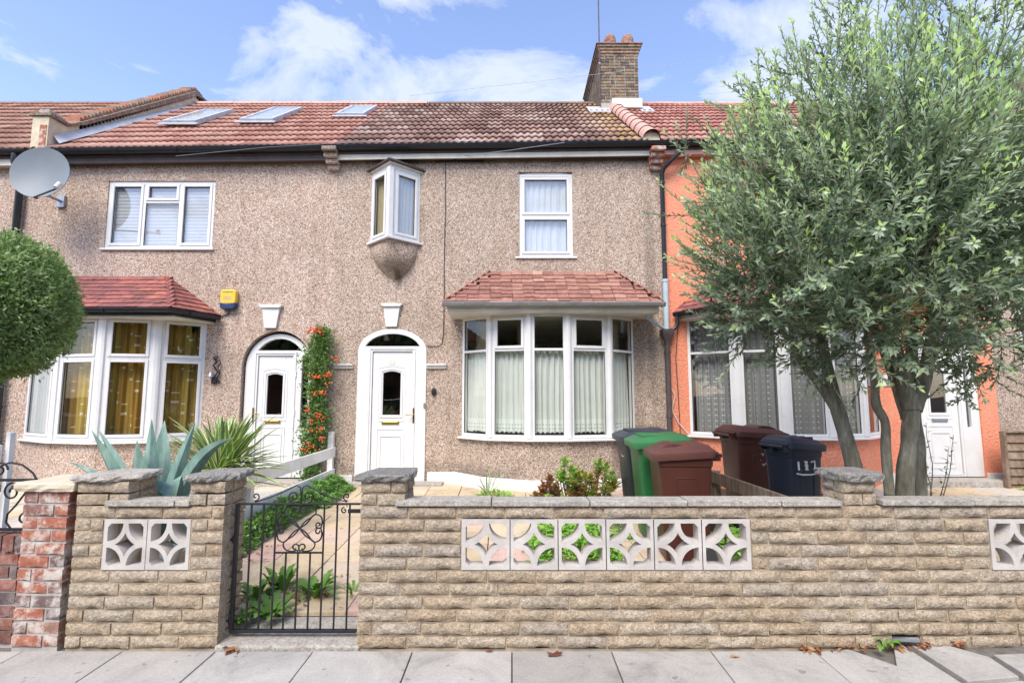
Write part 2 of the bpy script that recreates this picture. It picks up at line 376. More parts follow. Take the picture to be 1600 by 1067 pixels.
def cloth(name, c, transp=.25, pattern=None):
    m, nt, b = newmat(name); nt.nodes.remove(b); out = nt.nodes['Material Output']
    d = nt.nodes.new('ShaderNodeBsdfDiffuse'); t = nt.nodes.new('ShaderNodeBsdfTranslucent'); tr = nt.nodes.new('ShaderNodeBsdfTransparent')
    cc = ramp(nt, noise(nt, 3, 4), [(.3, tuple(k*.9 for k in c)), (.7, c)]); fac = None
    x, y, z = posxyz(nt)
    if pattern: cc, fac = pattern(nt, cc, x, y, z)
    nt.links.new(cc, d.inputs[0]); nt.links.new(cc, t.inputs[0])
    a = nt.nodes.new('ShaderNodeMixShader'); a.inputs[0].default_value = .22; nt.links.new(d.outputs[0], a.inputs[1]); nt.links.new(t.outputs[0], a.inputs[2])
    o = nt.nodes.new('ShaderNodeMixShader')
    if fac is None: o.inputs[0].default_value = transp
    else: nt.links.new(fac, o.inputs[0])
    nt.links.new(a.outputs[0], o.inputs[1]); nt.links.new(tr.outputs[0], o.inputs[2]); nt.links.new(o.outputs[0], out.inputs[0]); return m
def cell(nt, v, per, w):       # 1 inside a short stretch of every period
    fr = mth(nt, 'FRACT', mth(nt, 'DIVIDE', mth(nt, 'ADD', v, 50.), per)); return mth(nt, 'LESS_THAN', fr, w)
def pat_gold(nt, cc, x, y, z):
    cc = mixc(nt, ramp(nt, noise(nt, 2.2, 2, .5, pos(nt, (3, 3, .05))), [(.35, 0.), (.65, 1.)]), (.36,.20,.045), (.52,.39,.10))
    row = mth(nt, 'FLOOR', mth(nt, 'DIVIDE', z, .17))
    sh = mth(nt, 'MULTIPLY', row, .093)
    s = mth(nt, 'MULTIPLY', cell(nt, mth(nt, 'ADD', x, sh), .33, .13), cell(nt, z, .17, .34))
    return mixc(nt, mth(nt, 'MULTIPLY', s, .8), cc, (.85,.78,.58)), mth(nt, 'MULTIPLY', x, 0.)
def pat_lace(nt, cc, x, y, z):
    band = mth(nt, 'LESS_THAN', z, 1.13)
    lace = mth(nt, 'MULTIPLY', cell(nt, x, .045, .5), cell(nt, z, .055, .5))
    edge = mth(nt, 'MULTIPLY', mth(nt, 'GREATER_THAN', z, 1.10), band)
    f = mth(nt, 'ADD', .16, mth(nt, 'MULTIPLY', band, mth(nt, 'SUBTRACT', mth(nt, 'MULTIPLY', lace, .35), .18)))
    f = mth(nt, 'MAXIMUM', mth(nt, 'SUBTRACT', f, mth(nt, 'MULTIPLY', edge, .3)), .03)
    return cc, f
def pat_dots(nt, cc, x, y, z):
    s = mth(nt, 'MULTIPLY', cell(nt, x, .085, .18), cell(nt, z, .085, .18))
    return mixc(nt, s, cc, (.8,.8,.78)), mth(nt, 'SUBTRACT', .42, mth(nt, 'MULTIPLY', s, .5))
m_gold = cloth('gold_brown_curtain', (.3,.2,.05), 0, pat_gold)
m_net = cloth('lace_net', (.88,.93,.86), .3, pat_lace)
m_netw = cloth('white_net', (.85,.88,.88), .15)
m_netd = cloth('spotted_grey_net', (.62,.63,.62), .5, pat_dots)
m_drape = cloth('olive_drape', (.42,.36,.20), 0.)
m_blind = cloth('white_blind', (.88,.89,.92), .0)
def leafm(name, stops, rough=.45, trans=.3, spec=.5):
    m, nt, b = newmat(name, rough, spec); out = nt.nodes['Material Output']
    c = ramp(nt, rnd(nt), stops)
    c = mixc(nt, 1., c, ramp(nt, noise(nt, 3, 3), [(.3, .85), (.7, 1.12)]), 'MULTIPLY')
    col(nt, b, c)
    t = nt.nodes.new('ShaderNodeBsdfTranslucent'); nt.links.new(mixc(nt, 1., c, (1.3, 1.5, .7), 'MULTIPLY'), t.inputs[0])
    mx = nt.nodes.new('ShaderNodeMixShader'); mx.inputs[0].default_value = trans
    nt.links.new(b.outputs[0], mx.inputs[1]); nt.links.new(t.outputs[0], mx.inputs[2]); nt.links.new(mx.outputs[0], out.inputs[0]); return m
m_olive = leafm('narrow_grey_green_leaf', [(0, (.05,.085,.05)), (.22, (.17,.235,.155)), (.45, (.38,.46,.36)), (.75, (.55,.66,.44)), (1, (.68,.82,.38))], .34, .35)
m_ball = leafm('clipped_leaf', [(0, (.08,.14,.04)), (.5, (.21,.31,.11)), (1, (.48,.58,.30))], .42, .3)
m_ground = leafm('ground_cover_leaf', [(0, (.09,.19,.04)), (.5, (.17,.33,.08)), (1, (.34,.52,.18))], .5, .3)
m_weed = leafm('weed_leaf', [(0, (.15,.31,.05)), (.6, (.28,.50,.09)), (1, (.45,.64,.18))], .5, .3)
m_hyd = leafm('mottled_shrub_leaf', [(0, (.22,.09,.055)), (.22, (.36,.16,.10)), (.35, (.42,.30,.11)), (.5, (.38,.40,.11)), (.7, (.18,.34,.06)), (1, (.34,.52,.10))], .5, .3)
m_dead = leafm('dead_leaf', [(0, (.14,.05,.03)), (.5, (.32,.12,.05)), (1, (.46,.24,.10))], .7, .15)
m_pyra = leafm('firethorn_leaf', [(0, (.08,.15,.04)), (.6, (.16,.28,.07)), (1, (.32,.42,.12))], .4, .25)
m_berry = plain('orange_red_berry', (.75,.12,.03), .35, .25, 30)
m_far = leafm('far_tree_leaf', [(0, (.04,.065,.02)), (1, (.10,.14,.05))], .6, .2)
def bark(name, a, b_, c_):
    m, nt, b = newmat(name, .9, .2)
    c = ramp(nt, noise(nt, 5, 8, .7, pos(nt, (3, 3, .8))), [(.3, a), (.5, b_), (.7, c_)])
    col(nt, b, c); bump(nt, b, noise(nt, 26, 6, .7, pos(nt, (1, 1, .5))), .7, .012); return m
m_bark = bark('grey_green_bark', (.085,.08,.055), (.21,.195,.14), (.38,.36,.29))
m_wood = bark('weathered_fence_wood', (.13,.085,.055), (.24,.17,.12), (.36,.29,.22))
m_whitew = plain('white_painted_wood', (.84,.84,.82), .6, .12, 4, .3)
def agavem():
    m, nt, b = newmat('blue_green_succulent', .5, .35)
    c = ramp(nt, noise(nt, 16, 6, .7, pos(nt, (1, 1, .22))), [(.3, (.11,.20,.165)), (.5, (.20,.32,.265)), (.7, (.34,.46,.38))])
    c = mixc(nt, ramp(nt, noise(nt, 14, 4, .7), [(.66, 0.), (.74, .6)]), c, (.30,.24,.13))
    col(nt, b, c); return m
m_agave = agavem()
m_yucca = leafm('variegated_strap_leaf', [(0, (.13,.26,.08)), (.45, (.23,.42,.14)), (.55, (.80,.76,.32)), (1, (.88,.85,.46))], .4, .2)
# ================================================================ GROUND, PAVEMENT, ROAD
FY = 8.0                                   # the plane of the house fronts
def sheet(name, x0, x1, y0, y1, z, mat, kind='structure'):
    m = MB(); m.quad((x0,y0,z),(x1,y0,z),(x1,y1,z),(x0,y1,z)); return tag(m.build(name, mat), kind=kind)
sheet('ground', -400, 400, -400, 400, -.14, m_dirt)
sheet('road', -60, 60, -6.2, .86, -.13, m_tar)
def garden_bed(name, x0, x1):
    m = MB(); n = 8
    for i in range(n):
        ya, yb = 3.3+i*4.75/n, 3.3+(i+1)*4.75/n
        m.quad((x0,ya,ease(ya)-.03),(x1,ya,ease(ya)-.03),(x1,yb,ease(yb)-.03),(x0,yb,ease(yb)-.03))
    return tag(m.build(name, m_dirt), kind='structure')
garden_bed('garden_ground', -14, 14)
kb = MB()
kerb = thing('kerb', (0,.93,0), None, None); kerb['kind'] = 'structure'
kmb = MB(); kmb.box(-.45,.445,-.07,.07,-.2,0); kme = kmb.build('kerbstone', m_kerb, None, bevel=.01); kmesh = kme.data; bpy.data.objects.remove(kme)
for i in range(-9, 10): link_piece('kerbstone', kmesh, kerb, (i*.9, .93, gz(i*.9)))
bm_ = MB(); bm_.box(-60,60,-9,-6.2,-.16,0); tag(bm_.build('far_pavement', m_pave), kind='structure')
# pavement: a bedding layer and one object per slab
pv = thing('pavement', (0,2.1,0), None, None); pv['kind'] = 'structure'
bed = MB()
for i in range(-24, 24):
    a, b = i*.5, (i+1)*.5; bed.quad((a,1.0,gz(a)-.022),(b,1.0,gz(b)-.022),(b,3.32,gz(b)-.022),(a,3.32,gz(a)-.022))
bed.build('bedding', m_tar, pv)
def slab(poly, parent, mat, zf, name='slab', th=.04, bev=.004, jit=.0015, dz=0):
    m = MB(); d = random.uniform(-jit, jit)+dz; n = len(poly)
    top = [(x, y, zf(x, y)+d) for x, y in poly]; bot = [(x, y, zf(x, y)-th) for x, y in poly]
    m.add(top+bot, [list(range(n)), list(range(n,2*n))[::-1]]+[(i,(i+1)%n,n+(i+1)%n,n+i) for i in range(n)])
    return m.build(name, mat, parent, bevel=bev)
zpav = lambda x, y: gz(x)
joints = [P(px, 1013, 3.2).x for px in (197, 341, 492, 646, 800, 954, 1108, 1268)]
pitch = .585
while joints[0] > -8: joints.insert(0, joints[0]-pitch)
g = .0035
for j in range(len(joints)-1):
    a, b = joints[j], joints[j+1]
    for (y0, y1) in ((2.30, 3.18), (1.42, 2.30), (1.01, 1.42)):
        sh = .0 if y1 > 3 else (.29 if y1 > 2 else 0)
        slab([(a+g+sh,y0+g),(b-g+sh,y0+g),(b-g+sh,y1-g),(a+g+sh,y1-g)], pv, m_pave, zpav)
# the right-hand end: one slab has lost a corner, tarmac shows along the wall
def gp(px, py):
    p = G(px, py, 0.);
    for _ in range(3): p = G(px, py, gz(p.x))
    return (p.x, p.y)
A = joints[-1]; q = lambda px, py: gp(px, py)
slab([(A+g,2.30),(A+g,3.17), q(1326,1013), q(1401,1039), q(1396,1009), q(1412,1008), q(1503,1066),(2.36,2.30)], pv, m_pave, zpav)
slab([q(1424,1007), q(1480,1007), q(1545,1025), q(1592,1056), q(1512,1063)], pv, m_pave, zpav)
slab([q(1552,1022), q(1660,1018),(4.2,2.75), q(1600,1052)], pv, m_pave, zpav)
slab([q(1508,1069), q(1596,1062),(3.1,2.30),(2.40,2.30)], pv, m_pave, zpav, name='slab')
xx = 3.12
while xx < 7.5:
    slab([(xx+g,2.30),(xx+.6-g,2.30),(xx+.6-g,2.73),(xx+g,2.73)], pv, m_pave, zpav); xx += .6
xx = A+.29
while xx < 7.5:
    for (y0, y1) in ((1.42, 2.295), (1.01, 1.42)): slab([(xx+g,y0+g),(xx+.6-g,y0+g),(xx+.6-g,y1-g),(xx+g,y1-g)], pv, m_pave, zpav)
    xx += .6
# doorstep strip under the gate
th = MB(); th.box(-1.76,-.90,3.19,3.60,-.1,.022); gs = th.build('gate_threshold', m_cap, None, bevel=.012); gs['kind'] = 'structure'

# garden paths: each paving slab a piece
def paving(name, x0, x1, y0, y1, sx, sy, mat, skew=0., skip=lambda x, y: False):
    r = thing(name, ((x0+x1)/2,(y0+y1)/2,0), None, None); r['kind'] = 'structure'
    nx = int(round((x1-x0)/sx)); ny = int(round((y1-y0)/sy))
    for i in range(nx):
        for j in range(ny):
            a, b, c, d = x0+i*sx+.004, x0+(i+1)*sx-.004, y0+j*sy+.004, y0+(j+1)*sy-.004
            if skip((a+b)/2, (c+d)/2): continue
            s1, s2 = skew*(c-y0), skew*(d-y0)
            slab([(a+s1,c),(b+s1,c),(b+s2,d),(a+s2,d)], r, mat, lambda x, y: ease(y), bev=.004, jit=.004)
    return r
paving('garden_path', -2.50, 2.10, 3.62, 8.0, .46, .4867, m_path, -.02, lambda x, y: x > -.75 and (x > .1 and y < 4.4 or x > 1.6 and y > 4.4 and False) )
paving('neighbour_path', -7.2, -2.95, 5.3, 7.95, .5, .53, m_pathc)
paving('neighbour_paving', 2.75, 7.65, 3.6, 8.0, .49, .4889, m_pathc, 0, lambda x, y: x < 4.6 and y > 7.2 or y < 4.05)

# ================================================================ HOUSES
def plate(mb, outer, holes, y0, y1, sides=True):
    """flat plate in the x-z plane with holes, front at y0, back at y1"""
    polys = [[Vector((x, 0, z)) for x, z in outer]] + [[Vector((x, 0, z)) for x, z in h] for h in holes]
    # tessellate in xy
    pl2 = [[Vector((p.x, p.z, 0)) for p in pl] for pl in polys]
    tris = tessellate_polygon(pl2); flat = [p for pl in pl2 for p in pl]
    mb.add([(p.x, y0, p.y) for p in flat], [tuple(t) for t in tris])
    if y1 is not None:
        mb.add([(p.x, y1, p.y) for p in flat], [tuple(t) for t in tris])
    if sides:
        for k, pl in enumerate(pl2):
            n = len(pl); yb = y1 if y1 is not None else y0
            mb.add([(p.x, y0, p.y) for p in pl]+[(p.x, yb, p.y) for p in pl], [(i,(i+1)%n,n+(i+1)%n,n+i) for i in range(n)])
def arch(x0, x1, z0, zs, za, n=18):
    c, r = (x0+x1)/2, (x1-x0)/2
    return [(x0, z0), (x1, z0)] + [(c+r*math.cos(PI*i/n), zs+(za-zs)*math.sin(PI*i/n)) for i in range(n+1)]
def rect(x0, x1, z0, z1): return [(x0,z0),(x1,z0),(x1,z1),(x0,z1)]
def X(px, py, Y=FY): return P(px, py, Y).x
def Z(py, Y=FY): return P(800, py, Y).z
def facade(parent, x0, x1, z0, z1, holes, mat):
    m = MB(); plate(m, rect(x0,x1,z0,z1), holes, FY, None, sides=False)
    for h in holes:
        n = len(h); m.add([(x,FY,z) for x,z in h]+[(x,FY+.16,z) for x,z in h], [(i,(i+1)%n,n+(i+1)%n,n+i) for i in range(n)])
    return m.build('front_wall', mat, parent)
def room(parent, x0, x1):
    m = MB(); m.box(x0+.03, x1-.03, FY+.15, 12., -.1, 5.3); m.f = [f for i, f in enumerate(m.f) if i != 2]; m.a = m.a[:len(m.f)]
    m.box(x0+.05, x1-.05, FY+.17, 11.9, 2.68, 2.9); m.box((x0+x1)/2-.05+.35, (x0+x1)/2+.05+.35, FY+.8, 11.9, 0, 5.2)
    return m.build('interior', m_room, parent)
def ez(x): return EAVE_Z + .014*(x-2.4)*1.0
def roof_tiles(parent, x0, x1, mat, rows=11, period=.118, amp=.032, y0=EAVE_Y-.04, y1=RIDGE_Y-.02, name='roof_tiles', hole=None):
    ncol = int(round((x1-x0)/period)); S_ = 6; vs = []; fs = []; at = []; zoff = lambda x: (ez(x)-EAVE_Z)
    ct, st = math.cos(math.atan(SL)), math.sin(math.atan(SL))
    tot = (y1-y0)/ct
    rv = rs.rand(rows, ncol//2+2)
    for j in range(rows):
        sa, sb = tot*j/rows, tot*(j+1)/rows+.03
        base = len(vs); jit = rs.uniform(-.004, .004, ncol+2)
        nx = ncol*S_+1
        for (s_, lift) in ((sa+.045, -.012), (sa-.012, .034), (sb, .004)):
            for i in range(nx):
                x = x0+(x1-x0)*i/(nx-1); ph = (i % S_)/S_
                w = amp*(.5+.5*math.cos(2*PI*ph))**.7
                n = w+(lift if lift > 0 else lift-w*.0)
                if lift < 0: n = -.012+w*.6
                s2 = s_+jit[i//S_] if lift != .004 else s_
                # tail-off towards the ridge (the eave line is slightly out of level)
                f = zoff(x)*(1-s_/tot)
                vs.append((x, y0+s2*ct-n*st, EAVE_Z+(y0-EAVE_Y)*SL+s2*st+n*ct+f))
        for r_ in (0, 1):
            for i in range(nx-1):
                if hole and hole(x0+(x1-x0)*(i+.5)/(nx-1), y0+(sa+sb)/2*ct): continue
                fs.append((base+r_*nx+i, base+r_*nx+i+1, base+(r_+1)*nx+i+1, base+(r_+1)*nx+i)); at.append(rv[j, (i//S_)//2])
    return npmesh(name, np.array(vs), np.array(fs), np.array(at), mat, parent, kind='stuff', smooth=False)
def roof_base(parent, x0, x1):
    m = MB(); a, b = ez(x0)-EAVE_Z, ez(x1)-EAVE_Z
    m.add([(x0,EAVE_Y,EAVE_Z-.05+a),(x1,EAVE_Y,EAVE_Z-.05+b),(x1,RIDGE_Y,RIDGE_Z-.05),(x0,RIDGE_Y,RIDGE_Z-.05),(x1,RIDGE_Y+3.6,EAVE_Z-.05),(x0,RIDGE_Y+3.6,EAVE_Z-.05),
           (x0,EAVE_Y,EAVE_Z-.13+a),(x1,EAVE_Y,EAVE_Z-.13+b),(x1,RIDGE_Y+3.6,EAVE_Z-.13),(x0,RIDGE_Y+3.6,EAVE_Z-.13)],
          [(0,1,2,3),(3,2,4,5),(6,9,8,7),(0,6,7,1),(5,4,8,9),(0,3,5,9,6),(1,7,8,4,2)])
    return m.build('roof', m_brown, parent)
def ridge(parent, x0, x1, mat, r=.10, z=RIDGE_Z+.03, y=RIDGE_Y, L=.45):
    n = max(1, int(round((x1-x0)/L))); w = (x1-x0)/n
    for i in range(n):
        m = MB(); pts = [(y+r*1.15*math.cos(PI*k/8), z-.05+r*math.sin(PI*k/8)+(.004 if i % 2 else 0)) for k in range(9)]
        m.prism(pts, 'x', x0+i*w+.004, x0+(i+1)*w-.004); m.cur = 0; m.build('ridge_tile', mat, parent)
def gutter(parent, pts, mat, r=.058, brackets=True, name='gutter'):
    """a half-round channel with a rolled lip"""
    m = MB(); pts = [Vector(p) for p in pts]; n = 9
    def ring(p, d, rr):
        side = Vector((0,0,1)).cross(d).normalized()
        return [p+side*(rr*math.cos(PI+PI*k/(n-1)))+Vector((0,0,rr*math.sin(PI+PI*k/(n-1)))) for k in range(n)]
    ds = []
    for i in range(len(pts)):
        d = (pts[min(i+1,len(pts)-1)]-pts[max(i-1,0)]).normalized(); ds.append(d)
    for rr in (r, r-.006):
        vs = []; 
        for p, d in zip(pts, ds): vs += ring(p, d, rr)
        m.add(vs, [(i*n+k, i*n+k+1, (i+1)*n+k+1, (i+1)*n+k) for i in range(len(pts)-1) for k in range(n-1)])
    for p, d in ((pts[0], ds[0]), (pts[-1], ds[-1])): m.add(ring(p, d, r), [tuple(range(n))])
    for a in range(2):
        q_ = []
        for p, d in zip(pts, ds):
            side = Vector((0,0,1)).cross(d).normalized(); q_.append(p+side*(r if a else -r))
        m.tube(q_, .008, 6)
    o = m.build(name, mat, parent, smooth='angle')
    if brackets:
        tot = sum((b-a).length for a, b in zip(pts, pts[1:])); k = .45
        for a, b in zip(pts, pts[1:]):
            L = (b-a).length; t = .3
            while t < L:
                c = a+(b-a)*(t/L); mm = MB(); d = (b-a).normalized(); mm.tube(ring(c, d, r+.006), .009, 6)
                mm.build('gutter_bracket', mat, parent); t += .95
    return o
def fascia(parent, x0, x1, mat, z0, z1, y=EAVE_Y+.02, soff=None):
    m = MB(); a0, a1 = z0; b0, b1 = z1
    m.add([(x0,y,a0),(x1,y,a1),(x1,y,b1),(x0,y,b0),(x0,y+.025,a0),(x1,y+.025,a1),(x1,y+.025,b1),(x0,y+.025,b0)],
          [(0,1,2,3),(4,7,6,5),(0,4,5,1),(3,2,6,7),(0,3,7,4),(1,5,6,2)])
    m.build('fascia', mat, parent, bevel=.004)
    s = MB(); s.quad((x0,y+.026,a0+.015),(x1,y+.026,a1+.015),(x1,FY+.01,a1+.015),(x0,FY+.01,a0+.015)); s.build('soffit', soff or mat, parent)

# ---- windows: every one a frame with its sashes and panes
def basis(A, B):
    A, B = Vector((A[0],A[1],0)), Vector((B[0],B[1],0)); u = (B-A).normalized(); w = Vector((-u.y, u.x, 0))
    M = Matrix(((u.x,w.x,0,A.x),(u.y,w.y,0,A.y),(0,0,1,0),(0,0,0,1))); return M, (B-A).length
def window(parent, M, u0, u1, z0, z1, lights, fw=.05, dep=.07, sill=None, glass=None, mat=None, arch_h=0):
    mat = mat or m_white
    m = MB(); m.M = M
    m.box(u0, u0+fw, 0, dep, z0, z1); m.box(u1-fw, u1, 0, dep, z0, z1)
    m.box(u0+fw, u1-fw, .001, dep, z0, z0+fw)
    if arch_h:
        n = 12; top = [(u1-fw-(u1-u0-2*fw)*i/n, z1+arch_h*math.sin(PI*(.12+.76*i/n))-arch_h*math.sin(PI*.12)) for i in range(n+1)]
        m.prism([(u0+fw, z1-fw),(u1-fw, z1-fw)]+top, 'y', .001, dep)
    else: m.box(u0+fw, u1-fw, .001, dep, z1-fw, z1)
    done = set()
    for (a, b, c, d, s) in lights:
        if a > u0+fw+.01 and ('u', round(a,3)) not in done:
            done.add(('u', round(a,3))); lo = min(l[2] for l in lights if abs(l[0]-a) < .002); hi = max(l[3] for l in lights if abs(l[0]-a) < .002)
            m.box(a-fw*.9, a, .001, dep, max(lo, z0+fw), min(hi, z1-fw))
        if c > z0+fw+.01: m.box(a, b, .0015, dep, c-fw*.8, c)
    w = m.build('window', mat, parent, bevel=.004)
    for (a, b, c, d, s) in lights:
        if s:
            k = MB(); k.M = M; t = .042; y0_ = -.014
            k.box(a, a+t, y0_, .04, c, d); k.box(b-t, b, y0_, .04, c, d); k.box(a+t, b-t, y0_, .04, c, c+t); k.box(a+t, b-t, y0_, .04, d-t, d)
            k.build('sash', mat, w, bevel=.005); a, b, c, d = a+t, b-t, c+t, d-t
        k = MB(); k.M = M; e = .006
        k.box(a, a+e, .006, .02, c, d); k.box(b-e, b, .006, .02, c, d); k.box(a+e, b-e, .006, .02, c, c+e); k.box(a+e, b-e, .006, .02, d-e, d)
        k.build('gasket', m_rubber, w)
        k = MB(); k.M = M; k.quad((a,.024,c),(b,.024,c),(b,.024,d),(a,.024,d)); k.build('pane', glass or m_glass, w)
    if sill:
        k = MB(); k.M = M; k.box(u0-sill, u1+sill, -.06, .03, z0-.035, z0-.002); k.build('sill', mat, w, bevel=.006)
    return w
# ---- arched front doors
def door(parent, x0, x1, z0, zs, za, lx0, lx1, zt, side=None, Y=FY+.03, hinge=1, brass=True, glass_arch=True, handle=True, box_mat=None, fw=.075):
    fr = MB(); cx = (x0+x1)/2
    holes = []
    k = (za-fw-zt-.05)
    fan = [(x0+fw*1.4,zt+.05),(x1-fw*1.4,zt+.05)]
    c, r = cx, (x1-x0)/2-fw*1.2
    f2 = [(c+r*math.cos(PI*i/16), zs+(za-fw-zs)*math.sin(PI*i/16)) for i in range(17)]
    f2 = [(x, z) for x, z in f2 if z > zt+.051]
    def xat(z):
        s_ = max(-1, min(1, (z-zs)/(za-fw-zs))); return r*math.sqrt(max(0, 1-s_*s_)) if s_ > 0 else r
    holes.append([(c-xat(zt+.05), zt+.05), (c+xat(zt+.05), zt+.05)]+f2)
    holes.append(rect(lx0, lx1, z0+.02, zt-.03))
    if side: holes.append(rect(side[0], side[1], z0+.75, zt-.03))
    plate(fr, arch(x0, x1, z0, zs, za), holes, Y, Y+.09)
    d = fr.build('door', m_white, parent, bevel=.004, label='white front door and its arched frame')
    # a stepped inner moulding round the leaf
    mo = MB()
    for t, yy in ((.022, -.012),):
        mo.box(lx0-.05, lx0-.05+t, Y+yy, Y, z0+.02, zt-.0); mo.box(lx1+.05-t, lx1+.05, Y+yy, Y, z0+.02, zt); mo.box(lx0-.05, lx1+.05, Y+yy-.001, Y-.001, zt, zt+.025)
    mo.build('frame_moulding', m_white, d, bevel=.004)
    h = MB(); h.add([(x, Y+.04, z) for x, z in holes[0]], [tuple(range(len(holes[0])))]); h.build('fanlight', m_glassd, d)
    if side:
        h = MB(); h.quad(*[(x, Y+.04, z) for x, z in holes[2]]); h.build('side_pane', m_glassd, d)
    lw = lx1-lx0; H = zt-.03-z0-.02; b0 = z0+.02
    gx0, gx1 = lx0+lw*.27, lx1-lw*.29; g0, g1 = b0+H*.505, b0+H*.83
    lf = MB()
    gh = [(gx0,g0),(gx1,g0),(gx1,g1)]+[(gx1-(gx1-gx0)*i/8, g1+.028*math.sin(PI*i/8)) for i in range(1, 8)]+[(gx0,g1)]
    plate(lf, rect(lx0+.006, lx1-.006, b0+.006, zt-.036), [gh], Y+.025, Y+.07)
    lo = lf.build('leaf', m_white, d, bevel=.003)
    gl = MB(); gl.add([(x, Y+.045, z) for x, z in gh], [tuple(range(len(gh)))]); gl.build('pane', m_glassd, d)
    mm = MB(); t = .014
    def ring(a, b, c_, d_, rise=0, yy=.010):
        o_ = [(a,c_),(b,c_),(b,d_)]+[(b-(b-a)*i/8, d_+rise*math.sin(PI*i/8)) for i in range(1, 8)]+[(a,d_)]
        i_ = [(a+t,c_+t),(b-t,c_+t),(b-t,d_-t)]+[(b-t-(b-a-2*t)*i/8, d_-t+rise*math.sin(PI*i/8)) for i in range(1, 8)]+[(a+t,d_-t)]
        plate(mm, o_, [i_], Y+.025-yy, Y+.0249)
    ring(gx0-.035, gx1+.035, g0-.04, g1+.035, .03); ring(gx0-.075, gx1+.075, g0-.10, g1+.085, .035, .006)
    ring(lx0+lw*.14, lx1-lw*.18, b0+H*.055, b0+H*.40, 0, .008); ring(lx0+lw*.22, lx1-lw*.26, b0+H*.10, b0+H*.345, 0, .010)
    mm.build('panel_moulding', m_white, d, bevel=.003)
    bmx = box_mat or m_brass
    q_ = MB(); zc_ = b0+H*.445; q_.box(gx0-.005, gx1-.01, Y+.010, Y+.0255, zc_-.026, zc_+.026); q_.box(gx0+.015, gx1-.03, Y+.004, Y+.0101, zc_-.014, zc_+.014)
    q_.build('letterbox', bmx, d, bevel=.004)
    if handle:
        hx = lx1+.035 if hinge > 0 else lx0-.035; s = -1 if hinge > 0 else 1; hz = b0+H*.50
        q_ = MB(); q_.box(hx-.014, hx+.014, Y-.012, Y-.001, hz-.12, hz+.12); q_.build('handle_plate', m_brass, d, bevel=.003)
        q_ = MB(); q_.tube([(hx, Y-.012, hz+.02),(hx, Y-.05, hz+.02),(hx+s*.03, Y-.055, hz+.02),(hx+s*.11, Y-.052, hz+.015)], .009, 8); q_.build('handle', m_brass, d, smooth='angle')
    hxx = lx0-.052 if hinge > 0 else lx1+.052
    for t_ in (.2, .52, .84):
        q_ = MB(); q_.tube([(hxx, Y-.008, b0+H*t_-.045),(hxx, Y-.008, b0+H*t_+.045)], .009, 8); q_.build('hinge', m_white, d)
    return d
def keystone(parent, px0, px1, py0, py1, cap=True):
    c = (px0+px1)/2; pym = (py0+py1)/2
    xl, xr = X(px0, pym), X(px1, pym); z1, z0 = Z(py0), Z(py1); cx = (xl+xr)/2; w = (xr-xl)/2
    m = MB(); m.prism([(cx-w*.52,z0),(cx+w*.52,z0),(cx+w*.78,z1-.05),(cx-w*.78,z1-.05)], 'y', FY-.045, FY+.01)
    m.prism([(cx-w*.80,z1-.05),(cx+w*.80,z1-.05),(cx+w,z1-.02),(cx+w,z1),(cx-w,z1),(cx-w,z1-.02)], 'y', FY-.075, FY+.012)
    m.build('keystone', m_whitep, parent, bevel=.005)
# ---- plain-tiled bay roofs, tile by tile
tm = MB(); tm.box(0,1,0,.012,0,.20); _t = tm.build('roof_tile', m_ptC, None, bevel=0); tileC = _t.data; bpy.data.objects.remove(_t)
tm = MB(); tm.box(0,1,0,.012,0,.20); _t = tm.build('roof_tile', m_ptL, None, bevel=0); tileL = _t.data; bpy.data.objects.remove(_t)
def tile_plane(parent, bl, br, tl, tr, rows, tw, me, name='roof_tile', messy=.0, cover=None):
    bl, br, tl, tr = map(Vector, (bl, br, tl, tr))
    ux = (br-bl).normalized(); up = ((tl+tr)/2-(bl+br)/2); up -= ux*up.dot(ux); H = up.length; up.normalize(); nn = ux.cross(up).normalized()
    if nn.z < 0: nn = -nn
    for j in range(rows):
        t = j/rows; a = bl+(tl-bl)*t; b = br+(tr-br)*t
        a0 = (a-bl).dot(ux); b0 = (b-bl).dot(ux); L = b0-a0
        if L <= .04: continue
        x = a0+(-tw*.5 if j % 2 else 0); hgt = H/rows*1.35
        while x < b0-.01:
            c, d = max(x, a0), min(x+tw, b0)
            if d-c > .02:
                o = bpy.data.objects.new(name, me); COL.objects.link(o); o.parent = parent
                tilt = .10+random.uniform(-.01, .03); u2 = (up-nn*tilt).normalized(); n2 = u2.cross(ux) if False else ux.cross(u2)
                if n2.z < 0: n2 = -n2
                edge = (c <= a0+.001 or d >= b0-.001)
                jx = random.uniform(-.015,.015)*(messy*3 if edge else .3)
                o_ = bl+ux*(c+.002+jx)+up*(H*t-.02+random.uniform(-.006,.006)*(1+messy*2))+nn*(.022+(random.uniform(0,.012)*messy if edge else 0))
                Mx = Matrix(((ux.x*(d-c-.004), n2.x, u2.x*hgt/.20, o_.x),(ux.y*(d-c-.004), n2.y, u2.y*hgt/.20, o_.y),(ux.z*(d-c-.004), n2.z, u2.z*hgt/.20, o_.z),(0,0,0,1)))
                Mx.translation -= off(parent); o.matrix_basis = Mx
            x += tw
    m = MB(); m.quad(bl, br, tr, tl); return m.build('roof_boarding', m_brown, parent)
